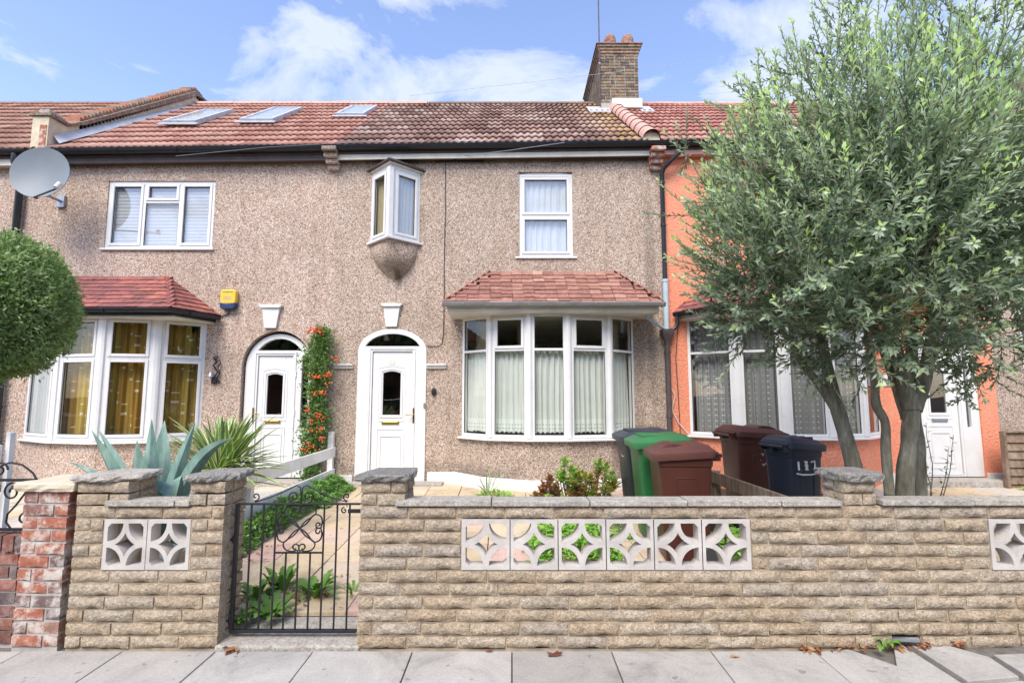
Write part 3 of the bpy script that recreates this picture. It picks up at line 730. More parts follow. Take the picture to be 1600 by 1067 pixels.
def bay(parent, pts, zs, zh, mat_wall, zt, sash=(), glass=None, post=.075, plinth=None, lower_sash=()):
    """pts: plan points from wall to wall"""
    w = MB(); n = len(pts)
    for i in range(n-1):
        (ax, ay), (bx, by) = pts[i], pts[i+1]; w.quad((ax,ay,-.1),(bx,by,-.1),(bx,by,zs-.03),(ax,ay,zs-.03))
    w.build('bay_wall', mat_wall, parent)
    # sill follows the bay
    s = MB(); top = []; 
    def offs(d):
        out = []
        for i, p in enumerate(pts):
            p = Vector((p[0], p[1])); ns = []
            if i > 0: t = (p-Vector(pts[i-1])).normalized(); ns.append(Vector((t.y, -t.x)))
            if i < n-1: t = (Vector(pts[i+1])-p).normalized(); ns.append(Vector((t.y, -t.x)))
            k = sum(ns, Vector((0,0))).normalized(); q_ = p+k*d
            if i == 0: q_ = p+Vector((-d*.9, -d*.4 if d > 0 else -d*.4))
            if i == n-1: q_ = p+Vector((d*.9, -d*.4))
            out.append(q_)
        return out
    o1, o2 = offs(.075), offs(-.05)
    vs = [(p.x,p.y,zs-.04) for p in o1]+[(p.x,p.y,zs-.012) for p in o1]+[(p.x,p.y,zs) for p in o2]+[(p.x,p.y,zs-.045) for p in o2]
    fs = []
    for i in range(n-1):
        for a, b in ((0,1),(1,2),(2,3),(3,0)): fs.append((a*n+i, a*n+i+1, b*n+i+1, b*n+i))
    fs += [(0,n,2*n,3*n), (n-1,2*n-1,3*n-1,4*n-1)]
    s.add(vs, fs); s.build('sill', m_white, parent, bevel=.004)
    hd = MB(); o1, o2 = offs(.012), offs(-.07)
    vs = [(p.x,p.y,zh) for p in o1]+[(p.x,p.y,zh+.07) for p in o1]+[(p.x,p.y,zh+.07) for p in o2]+[(p.x,p.y,zh) for p in o2]; hd.add(vs, fs)
    hd.build('head_rail', m_white, parent)
    for i in range(n):
        if i in (0, n-1): continue
        m = MB(); t = (Vector(pts[i+1])-Vector(pts[i-1])).normalized(); M = Matrix(((t.x,-t.y,0,pts[i][0]),(t.y,t.x,0,pts[i][1]),(0,0,1,0),(0,0,0,1)))
        m.M = M; h = post/2; m.prism([(-h,-.012),(-h*.4,-.026),(h*.4,-.026),(h,-.012),(h,.07),(-h,.07)], 'z', zs, zh); m.build('window_post', m_white, parent, bevel=.003)
    for i in range(n-1):
        M, L = basis(pts[i], pts[i+1]); a = post*.45 if i else 0.; b = post*.45 if i < n-2 else 0.
        f = .045; u0, u1 = a, L-b
        lights = [(u0+f, u1-f, zs+f, zt-.02, i in lower_sash), (u0+f, u1-f, zt+.02, zh-f, i in sash)]
        window(parent, M, u0, u1, zs, zh, lights, fw=f, glass=glass)
def curtain(name, pts, z0, z1, mat, label, cat='curtain', group=None, amp=.02, per=.075, inset=.14, zig=0, loc=None):
    """a pleated cloth hanging behind the panes along the plan line pts"""
    P2 = [Vector(p) for p in pts]; segs = [(P2[i], P2[i+1]) for i in range(len(P2)-1)]
    line = []; 
    for a, b in segs:
        L = (b-a).length; n = max(2, int(L/.011)); t = (b-a).normalized(); nr = Vector((-t.y, t.x))
        for k in range(n): line.append((a+(b-a)*(k/n)+nr*inset, nr))
    line.append((P2[-1]+nr*inset, nr))
    vs = []; fs = []; s = 0; NZ = 6; n = len(line); ph = random.uniform(0, 6)
    for k in range(NZ+1):
        t = k/NZ; z = z0+(z1-z0)*t
        for i, (p, nr) in enumerate(line):
            s = i*.011; ww = mnoise.noise(Vector((s*2.2, t*.8, ph)))*2.2
            d = amp*math.sin(2*PI*s/per+ww*2.0+ph)*(1.1-.3*t)+amp*.5*math.sin(2*PI*s/(per*.43)+ww)
            zz = z+(zig*abs(((s/.07) % 1)-.5)*2 if (zig and k == 0) else 0)
            q_ = p+nr*d; vs.append((q_.x, q_.y, zz))
    for k in range(NZ):
        for i in range(n-1): fs.append((k*n+i, k*n+i+1, (k+1)*n+i+1, (k+1)*n+i))
    o = npmesh(name, np.array(vs), np.array(fs), None, mat, None, smooth=True); tag(o, label, cat, group); return o

# ================================================================ THE CENTRE HOUSE
XL, XM, XR, XO = -7.5, -2.83, 2.42, 7.53
H_C = thing('terraced_house', (-.2, 8, 0), 'brown pebbledashed house in the centre with a triangular oriel and curved bay window', 'house')
DC = dict(x0=X(557,650), x1=X(665,650), z0=Z(754), zs=Z(549), za=Z(514))
bayC = [(X(722,600),FY), (X(765,600,7.62),7.62), (X(827,600,7.46),7.46), (X(889,600,7.46),7.46), (X(954,600,7.62),7.62), (X(991,600),FY)]
zsC, zhC = P(800, 685, 7.46).z, P(800, 490, 7.46).z
upC = (X(811,335), X(895,335), Z(401), Z(269))
orA, orT, orB = (X(580,330),FY), (X(608,330,7.63),7.63), (X(656,330),FY)
orz0, orz1 = Z(380), Z(276)
facade(H_C, XM, XR, -.1, ez(0)-.10, [arch(DC['x0']+.02, DC['x1']-.02, DC['z0']-.05, DC['zs'], DC['za']-.02),
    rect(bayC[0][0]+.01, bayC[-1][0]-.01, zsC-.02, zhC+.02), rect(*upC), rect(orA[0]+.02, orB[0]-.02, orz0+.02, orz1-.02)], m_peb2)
room(H_C, XM, XR)
roof_base(H_C, XM, XR)
roof_tiles(H_C, XM+.02, XR-.25, m_tileC)
ridge(H_C, -1.95, 1.9, m_tileC, .09)
gutter(H_C, [(XM-.1, EAVE_Y-.06, ez(XM)-.035), (XR, EAVE_Y-.06, ez(XR)-.035)], m_black)
fascia(H_C, XM+.0, XR-.12, m_cream, (ez(XM)-.215, ez(XR)-.215), (ez(XM)-.05, ez(XR)-.05), soff=m_brown)
door(H_C, DC['x0'], DC['x1'], DC['z0'], DC['zs'], DC['za'], X(580,650), X(643,650), Z(546), Y=FY-.02)
keystone(H_C, 596, 629, 475, 511)
for a, b in ((523, 552), (667, 698)):
    m = MB(); xa, xb = X(a,573), X(b,573); z1 = Z(569); m.prism([(FY+.01,z1-.07),(FY-.03,z1-.07),(FY-.045,z1-.03),(FY-.07,z1-.02),(FY-.07,z1),(FY+.01,z1)], 'x', xa, xb)
    m.build('cornice', m_whitep, H_C, bevel=.003)
# doorstep and the white plinth that follows the bay
m = MB(); m.box(DC['x0']-.02, DC['x1']+.3, 7.72, 7.97, .06, .185); m.build('doorstep', m_cap, H_C, bevel=.01)
pp = [(XM+.02, FY-.03), (DC['x0']-.03, FY-.03)]
m = MB(); m.box(pp[0][0], pp[1][0], FY-.035, FY+.01, 0, Z(742)); m.build('plinth', m_whitep, H_C, bevel=.006)
cur = [(X(668,745),7.95), (bayC[0][0]-.13,7.93), (bayC[1][0]-.09,bayC[1][1]-.09)] + [(p[0], p[1]-.10) for p in bayC[2:4]] + [(bayC[4][0]+.08, bayC[4][1]-.08), (bayC[5][0]+.1, 7.93), (XR-.1, 7.95)]
m = MB(); k = len(cur); hts = [.30,.30,.28,.26,.25,.25,.25,.25]
vs = [(x,y,0) for x,y in cur]+[(x,y,h) for (x,y),h in zip(cur,hts)]+[(x,y+.09,h+.02) for (x,y),h in zip(cur,hts)]
m.add(vs, [(i,i+1,k+i+1,k+i) for i in range(k-1)]+[(k+i,k+i+1,2*k+i+1,2*k+i) for i in range(k-1)]); m.build('plinth', m_whitep, H_C, smooth='angle')
bay(H_C, bayC, zsC, zhC, m_peb2, P(800, 546, 7.46).z, sash=(1, 3))
# bay roof
zE = P(860, 473, 7.28).z; zT = Z(426)
bl, br = P(694,470,7.28), P(1036,470,7.28); bl.z = br.z = zE
tl, tr = (X(766,427),FY,zT), (X(958,427),FY,zT)
BRC = bpy.data.objects.new('bay_roof', bpy.data.meshes.new('bay_roof')); bpy.data.objects.remove(BRC)
tile_plane(H_C, bl, br, tl, tr, 8, .165, tileC, messy=1.)
tile_plane(H_C, (bl.x+.02,FY,zE), (bl.x,bl.y,zE), (tl[0]-.01,FY,zT), (tl[0],FY-.001,zT), 8, .165, tileC)
tile_plane(H_C, (br.x,br.y,zE), (br.x-.02,FY,zE), (tr[0],FY-.001,zT), (tr[0]+.01,FY,zT), 8, .165, tileC)
m = MB(); zb = P(860, 497, 7.62).z+.02
a, b = P(699,484,7.32).x, P(1030,484,7.32).x; zf0, zf1 = P(860, 487, 7.32).z, zE-.0
m.box(a, b, 7.32, 7.35, zf0, zf1); m.box(a, a+.03, 7.35, FY, zf0, zf1); m.box(b-.03, b, 7.35, FY, zf0, zf1); m.box(a, b, 7.32, FY+.12, zf0-.012, zf0-.0005)
m.build('fascia', m_cream, H_C, bevel=.004)
gutter(H_C, [(bl.x-.02,7.25,zE-.01),(br.x+.02,7.25,zE-.01)], m_greyg, r=.052, name='bay_gutter')
# upper window
M, L = basis((upC[0],FY+.03),(upC[1],FY+.03)); zmid = Z(336)
window(H_C, M, 0, L, upC[2]+.0, upC[3]-.02, [(.05, L-.05, upC[2]+.05, zmid-.03, True), (.05, L-.05, zmid+.01, upC[3]-.08, True)], sill=.06, glass=m_glassu, arch_h=.05)
# triangular oriel
M1, L1 = basis(orA, orT); M2, L2 = basis(orT, orB)
window(H_C, M1, .0, L1-.03, orz0, orz1, [(.05,L1-.10,orz0+.05,orz1-.05,True)], fw=.05, glass=m_glass)
window(H_C, M2, .03, L2, orz0, orz1, [(.11,L2-.05,orz0+.05,orz1-.05,True)], fw=.05, glass=m_glassu)
m = MB(); t = orT; m.prism([(t[0]-.055,t[1]-.012+.03),(t[0],t[1]-.03),(t[0]+.06,t[1]+.02),(t[0]+.03,t[1]+.09),(t[0]-.03,t[1]+.09)], 'z', orz0, orz1+.001); m.build('window_post', m_white, H_C, bevel=.004)
def tri(e, dx=0): return [(orA[0]-e*1.2, FY+.005),(orT[0], orT[1]-e*1.3),(orB[0]+e*1.2, FY+.005)]
m = MB(); m.prism(tri(.0), 'z', orz1, orz1+.07); m.build('oriel_head', m_white, H_C)
m = MB(); m.prism(tri(.035), 'z', orz1+.045, orz1+.075); m.build('oriel_fascia', m_cream, H_C)
m = MB(); m.add([(x,y,orz1+.078) for x,y in tri(.08)]+[(x,y,orz1+.10) for x,y in tri(.08)]+[(orT[0],FY+.005,orz1+.30)], [(0,1,2),(0,1,4,3),(1,2,5,4),(3,4,6),(4,5,6)]); m.build('oriel_roof', m_brown, H_C)
m = MB(); m.prism(tri(.06), 'z', orz0-.035, orz0-.001); m.build('sill', m_white, H_C, bevel=.005)
m = MB(); zc0 = orz0-.036; zb_ = Z(437); rings = []; NR, NS = 9, 14
tp = tri(.0)
for j in range(NR+1):
    t = j/NR; sc = math.cos(t*PI/2)**.75; zz_ = zc0+(zb_-zc0)*t
    for i in range(NS+1):
        a = i/NS; 
        if a < .5: bx, by = tp[0][0]+(tp[1][0]-tp[0][0])*a*2, tp[0][1]+(tp[1][1]-tp[0][1])*a*2
        else: bx, by = tp[1][0]+(tp[2][0]-tp[1][0])*(a*2-1), tp[1][1]+(tp[2][1]-tp[1][1])*(a*2-1)
        # the triangle rounds off towards the foot
        cxx = orT[0]+.03; ang = PI*a; rx, ry = (orB[0]-orA[0])/2, FY-orT[1]
        ex, ey = (orA[0]+orB[0])/2-rx*math.cos(ang), FY-ry*math.sin(ang)*.9
        k = min(1, t*2); px_, py_ = bx*(1-k)+ex*k, by*(1-k)+ey*k
        m.v.append(Vector((cxx+(px_-cxx)*sc, FY+.004+(py_-FY)*sc, zz_)))
for j in range(NR):
    for i in range(NS): b0 = j*(NS+1)+i; m.f.append([b0,b0+1,b0+NS+2,b0+NS+1]); m.a.append(0)
m.build('oriel_corbel', m_peb2, H_C, smooth=True)
# stepped corbels at the two ends of the eave
def corbel(parent, px, mat):
    x = X(px, 255); m = MB()
    for k in range(4):
        z1_ = Z(243)-k*.075+.02; m.box(x-.115+.01*k, x+.115-.006*k, FY-.30+.07*k, FY+.01, z1_-.068, z1_)
    m.build('eave_corbel', mat, parent, bevel=.014)
corbel(H_C, 523, m_peb); corbel(H_C, 1022, m_redbrick)
# curtains
curtain('net_curtain', [(bayC[0][0]+.03,FY-.02)]+bayC[1:5]+[(bayC[5][0]-.03,FY-.02)], zsC+.06, P(800,546,7.46).z+.02, m_net, 'pale green lace net curtain with a zigzag hem in the centre bay window', amp=.022, per=.085, zig=.03, inset=.10)
curtain('net_curtain', [(upC[0],FY+.05),(upC[1],FY+.05)], upC[2], upC[3], m_netw, 'plain white net behind the tall two-pane upper window', amp=.012, per=.11, inset=.06)
curtain('side_drape', [(bayC[0][0]+.05,FY+.02), (bayC[1][0]-.1,bayC[1][1]+.08)], zsC+.05, zhC, m_drape, 'olive drape behind the left end light of the centre bay', amp=.02, inset=.2)
curtain('side_drape', [(bayC[4][0]+.1,bayC[4][1]+.08), (bayC[5][0]-.05,FY+.02)], zsC+.05, zhC, m_drape, 'olive drape behind the right end light of the centre bay', amp=.02, inset=.2)
curtain('net_curtain', [(orA[0]+.04,FY),(orT[0],orT[1]+.02)], orz0+.05, orz1-.03, m_drape, 'grey blind behind the narrow left face of the oriel', amp=.01, inset=.06)
curtain('net_curtain', [(orT[0]+.04,orT[1]+.02),(orB[0],FY)], orz0+.05, orz1-.03, m_netw, 'pale net behind the wider right face of the oriel', amp=.004, inset=.06)

# ---- chimney
ch = MB(); Yc0, Yc1 = 10.6, 12.6; cx0, cx1 = P(938,130,Yc0).x, P(998,130,Yc0).x; zc0, zc1 = P(960,160,Yc0).z, P(960,84,Yc0).z
ch.box(cx0+.012, cx1-.012, Yc0+.012, Yc1-.012, 6.9, zc1); chim = ch.build('chimney', m_mortar_grey, H_C)
bmB = MB(); bmB.box(0,1,0,.04,0,1); t_ = bmB.build('brick', m_chbrick, None, bevel=0); brC = t_.data; bpy.data.objects.remove(t_)
NR = 16; ch_h = (zc1-zc0)/NR
for j in range(NR):
    x = cx0-(.11 if j % 2 else 0)*1.0; z = zc0+j*ch_h; head = False
    while x < cx1-.01:
        L = .218 if random.random() < .7 else .106
        a, b = max(x, cx0), min(x+L, cx1)
        if cx1-b < .06: b = cx1
        if b-a > .03: link_piece('brick', brC, chim, (a+.007, Yc0-random.uniform(0,.004), z+.007), 0, (b-a-.014, 1, ch_h-.015))
        x = b+.001 if b < cx1 else cx1
m = MB()
for j in range(NR):
    y = Yc0
    while y < Yc1-.02:
        y2 = min(Yc1, y+(.218 if (j+int(y*7)) % 3 else .106)); m.cur = random.random(); m.box(cx0, cx0+.05, y+.006, y2-.006, zc0+j*ch_h+.005, zc0+(j+1)*ch_h-.005); y = y2
m.build('side_bricks', m_ch_attr, chim, kind='stuff', attr=True)
for k in range(3):
    m = MB(); e = .02+.022*k; z = zc1+k*.06; m.box(cx0-e, cx1+e, Yc0-e, Yc1+e, z+.003, z+.058); m.build('oversailing_course', m_copebrick if k != 1 else m_chbrick, chim, bevel=.004)
zt_ = zc1+.18
m = MB(); m.box(cx0-.09, cx1+.09, Yc0-.09, Yc1+.09, zt_-.0, zt_+.022); m.build('chimney_top', m_copebrick, chim, bevel=.004)
for px in (951, 978):
    x = P(px, 66, Yc0+.25).x; m = MB(); r_ = .135
    pr = [(r_,0),(r_,.16),(r_*.96,.21),(r_*.8,.27),(r_*.5,.31),(.02,.325)]
    for a_ in range(len(pr)-1):
        for k in range(16):
            a1, a2 = 2*PI*k/16, 2*PI*(k+1)/16; (r1, h1), (r2, h2) = pr[a_], pr[a_+1]
            m.quad((x+r1*math.cos(a1),Yc0+.12+r1*math.sin(a1),zt_+.02+h1),(x+r1*math.cos(a2),Yc0+.12+r1*math.sin(a2),zt_+.02+h1),(x+r2*math.cos(a2),Yc0+.12+r2*math.sin(a2),zt_+.02+h2),(x+r2*math.cos(a1),Yc0+.12+r2*math.sin(a1),zt_+.02+h2))
    m.build('chimney_pot', m_copebrick, chim, smooth=True)
m = MB(); m.box(P(957,165,10.45).x, cx1+.04, Yc0-.13, Yc0+.02, zc0-.20, zc0+.02); m.build('chimney_flaunching', m_cream, H_C, bevel=.01)
m = MB()
for (a, b) in (((cx0-.30,10.25),(cx0+.25,10.75)), ((cx1-.02,10.28),(cx1+.26,10.8))):
    m = MB(); zr = lambda y: EAVE_Z+(y-EAVE_Y)*SL+.055
    m.quad((a[0],a[1],zr(a[1])),(b[0],a[1],zr(a[1])),(b[0],b[1],zr(b[1])+.03),(a[0],b[1],zr(b[1])+.03)); m.build('flashing', m_flash, H_C)
# half-round verge tiles between this roof and the orange neighbour's
p0, p1 = Vector((2.235, EAVE_Y-.02, EAVE_Z+.05)), Vector((2.235, 10.5, EAVE_Z+.05+(10.5-EAVE_Y+.02)*SL)); n = 9
for i in range(n):
    a = p0+(p1-p0)*(i/n); b = p0+(p1-p0)*((i+1)/n+.012); m = MB(); d = (b-a).normalized(); up = Vector((1,0,0)).cross(d)
    if up.z < 0: up = -up
    r1, r2 = .145, .128; ra = [a+Vector((1,0,0))*(r1*math.cos(PI*k/10))+up*(r1*math.sin(PI*k/10)) for k in range(11)]; rb = [b+Vector((1,0,0))*(r2*math.cos(PI*k/10))+up*(r2*math.sin(PI*k/10)) for k in range(11)]
    m.add(ra+rb, [(k,k+1,12+k,11+k) for k in range(10)]); 
    m.build('verge_tile', m_rolls, H_C, smooth=True)
m = MB(); m.prism([(2.235+.135*math.cos(2*PI*k/20), EAVE_Z+.045+.12*math.sin(2*PI*k/20)) for k in range(20)], 'y', EAVE_Y-.015, EAVE_Y+.05); m.build('verge_mortar', m_render, H_C)

# ================================================================ THE LEFT HOUSE
H_L = thing('terraced_house', (-5.2, 8, 0), 'pebbledashed house left of centre with gold curtains, alarm box and skylights', 'house')
DL = dict(x0=X(374,640), x1=X(484,640), z0=Z(747), zs=Z(572), za=Z(517))
bayL = [(X(44,600),FY), (X(86,600,7.6),7.6), (X(153,600,7.42),7.42), (X(241,600,7.6),7.6), (X(318,600),FY)]
zsL, zhL = P(200, 689, 7.45).z, P(200, 494, 7.45).z
upL = (X(166,336), X(334,336), Z(388), Z(283))
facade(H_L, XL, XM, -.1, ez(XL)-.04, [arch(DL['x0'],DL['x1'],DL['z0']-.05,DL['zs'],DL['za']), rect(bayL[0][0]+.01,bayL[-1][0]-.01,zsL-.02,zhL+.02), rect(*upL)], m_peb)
room(H_L, XL, XM); roof_base(H_L, XL, XM); roof_tiles(H_L, XL+.1, XM+.02, m_tileL)
ridge(H_L, XL+.1, -1.97, m_rolls, .10)
gutter(H_L, [(XL, EAVE_Y-.06, ez(XL)-.035), (XM-.1, EAVE_Y-.06, ez(XM)-.035)], m_black, r=.07)
fascia(H_L, XL, XM, m_brown, (ez(XL)-.22, ez(XM)-.22), (ez(XL)-.05, ez(XM)-.05))
door(H_L, DL['x0']+.03, DL['x1']-.02, DL['z0'], DL['zs']-.02, DL['za']-.04, X(396,640), X(452,640), Z(552), side=(X(466,640),X(477,640)), Y=FY+.07, hinge=-1)
keystone(H_L, 407, 442, 477, 513)
m = MB(); m.box(DL['x0']-.05, DL['x1']+.05, 7.70, 7.99, .08, DL['z0']-.005); m.build('doorstep', m_cap, H_L, bevel=.01)
bay(H_L, bayL, zsL, zhL, m_peb, P(200, 559, 7.45).z, sash=(1,2,3), lower_sash=(0,1,2,3), post=.11)
zE = P(200, 481, 7.22).z; zT = Z(434)
b1 = P(30,480,7.22); b2 = P(268,480,7.22); b1.z = b2.z = zE; b3 = Vector((X(343,490), FY, zE))
t1, t2 = (X(85,435),FY,zT), (X(262,435),FY,zT)
tile_plane(H_L, b1, b2, t1, t2, 8, .19, tileL, messy=.3)
tile_plane(H_L, b2, b3, t2, (t2[0]+.01,FY,zT), 8, .19, tileL)
tile_plane(H_L, (b1.x-.5,FY,zE), b1, (t1[0]-.01,FY,zT), t1, 8, .19, tileL)
m = MB(); pl = [(b1.x-.45,FY),(b1.x+.03,7.27),(b2.x-.01,7.27),(b3.x-.05,FY)]
m.prism(pl, 'z', zE-.10, zE-.02); m.build('fascia', m_black, H_L)
m = MB(); m.prism([(x+(.02 if x < -6 else -.02), y+.03 if y < 7.9 else y) for x, y in pl], 'z', zE-.125, zE-.101); m.build('soffit', m_cream, H_L)
gutter(H_L, [(b1.x-.45,FY-.06,zE-.02),(b1.x,7.19,zE-.02),(b2.x,7.19,zE-.02),(b3.x+.02,FY-.05,zE-.02)], m_black, r=.05, name='bay_gutter')
M, L = basis((upL[0],FY+.02),(upL[1],FY+.02)); f = .05; c1, c2 = X(223,336)-upL[0], X(279,336)-upL[0]; zm = Z(313)
window(H_L, M, 0, L, upL[2], upL[3], [(f,c1-.02,upL[2]+f,upL[3]-f,True),(c1+.025,c2-.02,upL[2]+f,zm-.03,False),(c1+.025,c2-.02,zm,upL[3]-f,True),(c2+.025,L-f,upL[2]+f,upL[3]-f,True)], sill=.04, glass=m_glassu)
curtain('patterned_curtain', [(bayL[0][0]+.05,FY-.02)]+bayL[1:4]+[(bayL[4][0]-.05,FY-.02)], zsL+.02, zhL+.02, m_gold, 'gold and brown curtain with small cream squares in the left bay window', amp=.03, per=.15, inset=.17)
curtain('net_curtain', [(bayL[0][0]+.05,FY-.03),(bayL[1][0]-.02,bayL[1][1]+.03)], zsL+.05, zhL, m_netw, 'pale grey net behind the narrow left end light of the left bay', amp=.012, inset=.05)
# venetian blind, slat by slat
vb = thing('venetian_blind', ((upL[0]+upL[1])/2, FY+.13, upL[2]), 'white venetian blind behind the left upper window', 'blind')
m = MB(); z = upL[2]+.03
while z < upL[3]-.03:
    m.add([(upL[0]+.03,FY+.075,z),(upL[1]-.03,FY+.075,z),(upL[1]-.03,FY+.09,z+.022),(upL[0]+.03,FY+.09,z+.022)], [(0,1,2,3)]); z += .024
m.build('slats', m_blind, vb, kind='stuff')
# skylights on the roof plane
for (bl_, br_, tl_, tr_) in (((271,196),(318,196),(305,178),(358,177)), ((386,193),(434,193),(420,174),(468,174)), ((528,184),(574,184),(548,171),(587,171))):
    a, b, c, d = ROOF(*bl_), ROOF(*br_), ROOF(*tl_), ROOF(*tr_)
    x0_, x1_ = (a.x+c.x)/2, (b.x+d.x)/2; y0_, y1_ = a.y, (c.y+d.y)/2; y1_ = min(y1_, RIDGE_Y-.3)
    up = Vector((0, math.cos(math.atan(SL)), math.sin(math.atan(SL)))); nn = Vector((0, -up.z, up.y)); o = Vector((x0_, y0_, EAVE_Z+(y0_-EAVE_Y)*SL))
    Mx = Matrix(((1,up.x,nn.x,o.x),(0,up.y,nn.y,o.y),(0,up.z,nn.z,o.z),(0,0,0,1))); w_, h_ = x1_-x0_, (y1_-y0_)/up.y
    m = MB(); m.M = Mx; t = .05
    m.box(0,t,0,h_,.0,.09); m.box(w_-t,w_,0,h_,.0,.09); m.box(t,w_-t,0,t,.0,.088); m.box(t,w_-t,h_-t,h_,.0,.088); sk = m.build('skylight', m_flash, H_L, bevel=.005)
    m = MB(); m.M = Mx; m.box(t,w_-t,t,h_-t,.055,.06); m.build('blackout_blind', m_white, sk)
    m = MB(); m.M = Mx; m.quad((t,t,.075),(w_-t,t,.075),(w_-t,h_-t,.075),(t,h_-t,.075)); m.build('pane', m_glass, sk)
    m = MB(); m.M = Mx; m.box(-.06,w_+.06,-.12,-.002,.03,.045); m.build('flashing', m_flash, sk)
# parapet between this house and the one beyond
xp = -7.42; zq_ = lambda y: EAVE_Z-.13+(y-EAVE_Y)*SL
pr = [(7.80,5.1),(7.80,5.92),(8.12,5.93),(8.42,zq_(8.42)+.30),(11.4,8.50),(12.0,8.50),(12.0,7.2),(8.0,5.0)]
m = MB(); m.prism(pr, 'x', xp-.26, xp); m.build('parapet', m_render, H_L)
m = MB(); m.prism([(7.77,5.925),(7.77,5.98),(8.14,5.99),(8.42,zq_(8.42)+.36),(11.3,8.53),(11.9,8.56),(11.9,8.50),(11.4,8.47),(8.44,zq_(8.42)+.30),(8.14,5.935)], 'x', xp-.30, xp+.05); m.build('parapet_coping', m_copebrick, H_L, bevel=.01)
m = MB(); y = 8.36
while y < 11.9:
    zb_ = zq_(8.42)+.33+(y-8.42)*(8.52-zq_(8.42)-.33)/2.9 if y < 11.3 else 8.52-(y-11.3)*.2
    m.cur = random.random(); m.box(xp-.25, xp+.0, y, y+.066, zb_+random.uniform(-.006,.006)-.1, zb_+.13+random.uniform(-.012,.012)); y += .074
m.build('brick_on_edge', m_cope_attr, H_L, kind='stuff', attr=True)
m = MB(); m.box(xp-.20, xp-.02, 7.82, 8.12, 5.98, 6.06); m.build('parapet_top_block', m_cap, H_L, bevel=.02)
m = MB(); m.box(xp-.13, xp-.02, 7.79, 7.81, 5.2, 5.78); m.build('exposed_brick', m_redbrick, H_L, bevel=.005)
za_ = lambda y: EAVE_Z+(y-EAVE_Y)*SL
m = MB(); m.add([(xp+.003,7.9,za_(7.9)-.1),(xp+.003,11.3,za_(11.3)-.1),(xp+.003,11.3,za_(11.3)+.07),(xp+.003,7.9,za_(7.9)+.09),(xp+.11,7.9,za_(7.9)-.04),(xp+.11,11.3,za_(11.3)+.01)], [(0,1,2,3),(3,2,5,4)]); m.build('flashing', m_flash, H_L)

# ================================================================ FAR LEFT, ORANGE AND FAR RIGHT HOUSES
H_F = thing('terraced_house', (-9.5, 8, 0), 'pebbledashed house cut off by the left edge, beyond the parapet', 'house')
facade(H_F, -12.5, XL, -.1, ez(-8)-.04, [], m_peb); roof_base(H_F, -12.5, XL); roof_tiles(H_F, -12.5, XL-.1, m_tileF); ridge(H_F, -12.5, XL-.2, m_tileF, .09)
gutter(H_F, [(-12.5, EAVE_Y-.06, ez(-12)-.035), (XL-.2, EAVE_Y-.06, ez(XL)-.035)], m_black, r=.06)
fascia(H_F, -12.5, XL-.15, m_cream, (ez(-12)-.24, ez(XL)-.24), (ez(-12)-.06, ez(XL)-.06))
H_O = thing('terraced_house', (5, 8, 0), 'bright orange roughcast house behind the large tree on the right', 'house')
bayO = [(X(1076,600),FY), (X(1152,600,7.6),7.6), (X(1226,600,7.42),7.42), (X(1298,600,7.42),7.42), (X(1350,600,7.6),7.6), (X(1371,600),FY)]
zsO, zhO = P(1200, 683, 7.45).z, P(1200, 490, 7.45).z
DO = dict(x0=X(1434,660), x1=X(1534,660), z0=Z(745), zs=Z(552), za=Z(516))
facade(H_O, XR, XO, -.1, ez(5)-.04, [arch(DO['x0'],DO['x1'],DO['z0']-.05,DO['zs'],DO['za']), rect(bayO[0][0]+.01,bayO[-1][0]-.01,zsO-.02,zhO+.02)], m_orange)
room(H_O, XR, XO); roof_base(H_O, XR, XO); roof_tiles(H_O, XR-.05, XO, m_tileR); ridge(H_O, 2.85, XO, m_rolls, .09)
gutter(H_O, [(XR, EAVE_Y-.06, ez(XR)-.035), (XO, EAVE_Y-.06, ez(XO)-.035)], m_black)
fascia(H_O, XR+.0, XO, m_rolls, (ez(XR)-.20, ez(XO)-.20), (ez(XR)-.05, ez(XO)-.05))
bay(H_O, bayO, zsO, zhO, m_orange, P(1200, 548, 7.45).z, sash=(), post=.12)
door(H_O, DO['x0'], DO['x1'], DO['z0'], DO['zs'], DO['za'], X(1437,660)+.08, X(1503,660), Z(548), side=(X(1514,660),X(1521,660)), Y=FY+.03, handle=False, box_mat=m_steel)
keystone(H_O, 1466, 1500, 475, 511)
m = MB(); m.box(DO['x0']-.4, DO['x1']+.1, 7.66, 7.99, .08, DO['z0']-.005); m.build('doorstep', m_cap, H_O, bevel=.012)
for a, b in ((bayO[-1][0]+.05, DO['x0']-.01), (DO['x1']+.01, XO)): m = MB(); m.box(a, b, FY-.03, FY+.01, 0, Z(739)); m.build('plinth', m_whitep, H_O, bevel=.006)
zE = P(1200, 476, 7.22).z; zT = Z(430)
c0 = Vector((X(1053,490), FY, zE)); c1 = P(1125,476,7.25); c2 = P(1345,476,7.25); c1.z = c2.z = zE; c3 = Vector((X(1395,490), FY, zE))
u1_, u2_ = (X(1120,432),FY,zT), (X(1330,432),FY,zT)
tile_plane(H_O, c0, c1, (u1_[0]-.01,FY,zT), u1_, 8, .19, tileL); tile_plane(H_O, c1, c2, u1_, u2_, 8, .19, tileL); tile_plane(H_O, c2, c3, u2_, (u2_[0]+.01,FY,zT), 8, .19, tileL)
m = MB(); m.prism([(c0.x+.05,FY),(c1.x,7.28),(c2.x,7.28),(c3.x-.05,FY)], 'z', zE-.13, zE-.02); m.build('soffit', m_cream, H_O)
gutter(H_O, [(c0.x,FY-.05,zE-.02),(c1.x,7.2,zE-.02),(c2.x,7.2,zE-.02),(c3.x,FY-.05,zE-.02)], m_black, r=.05, name='bay_gutter')
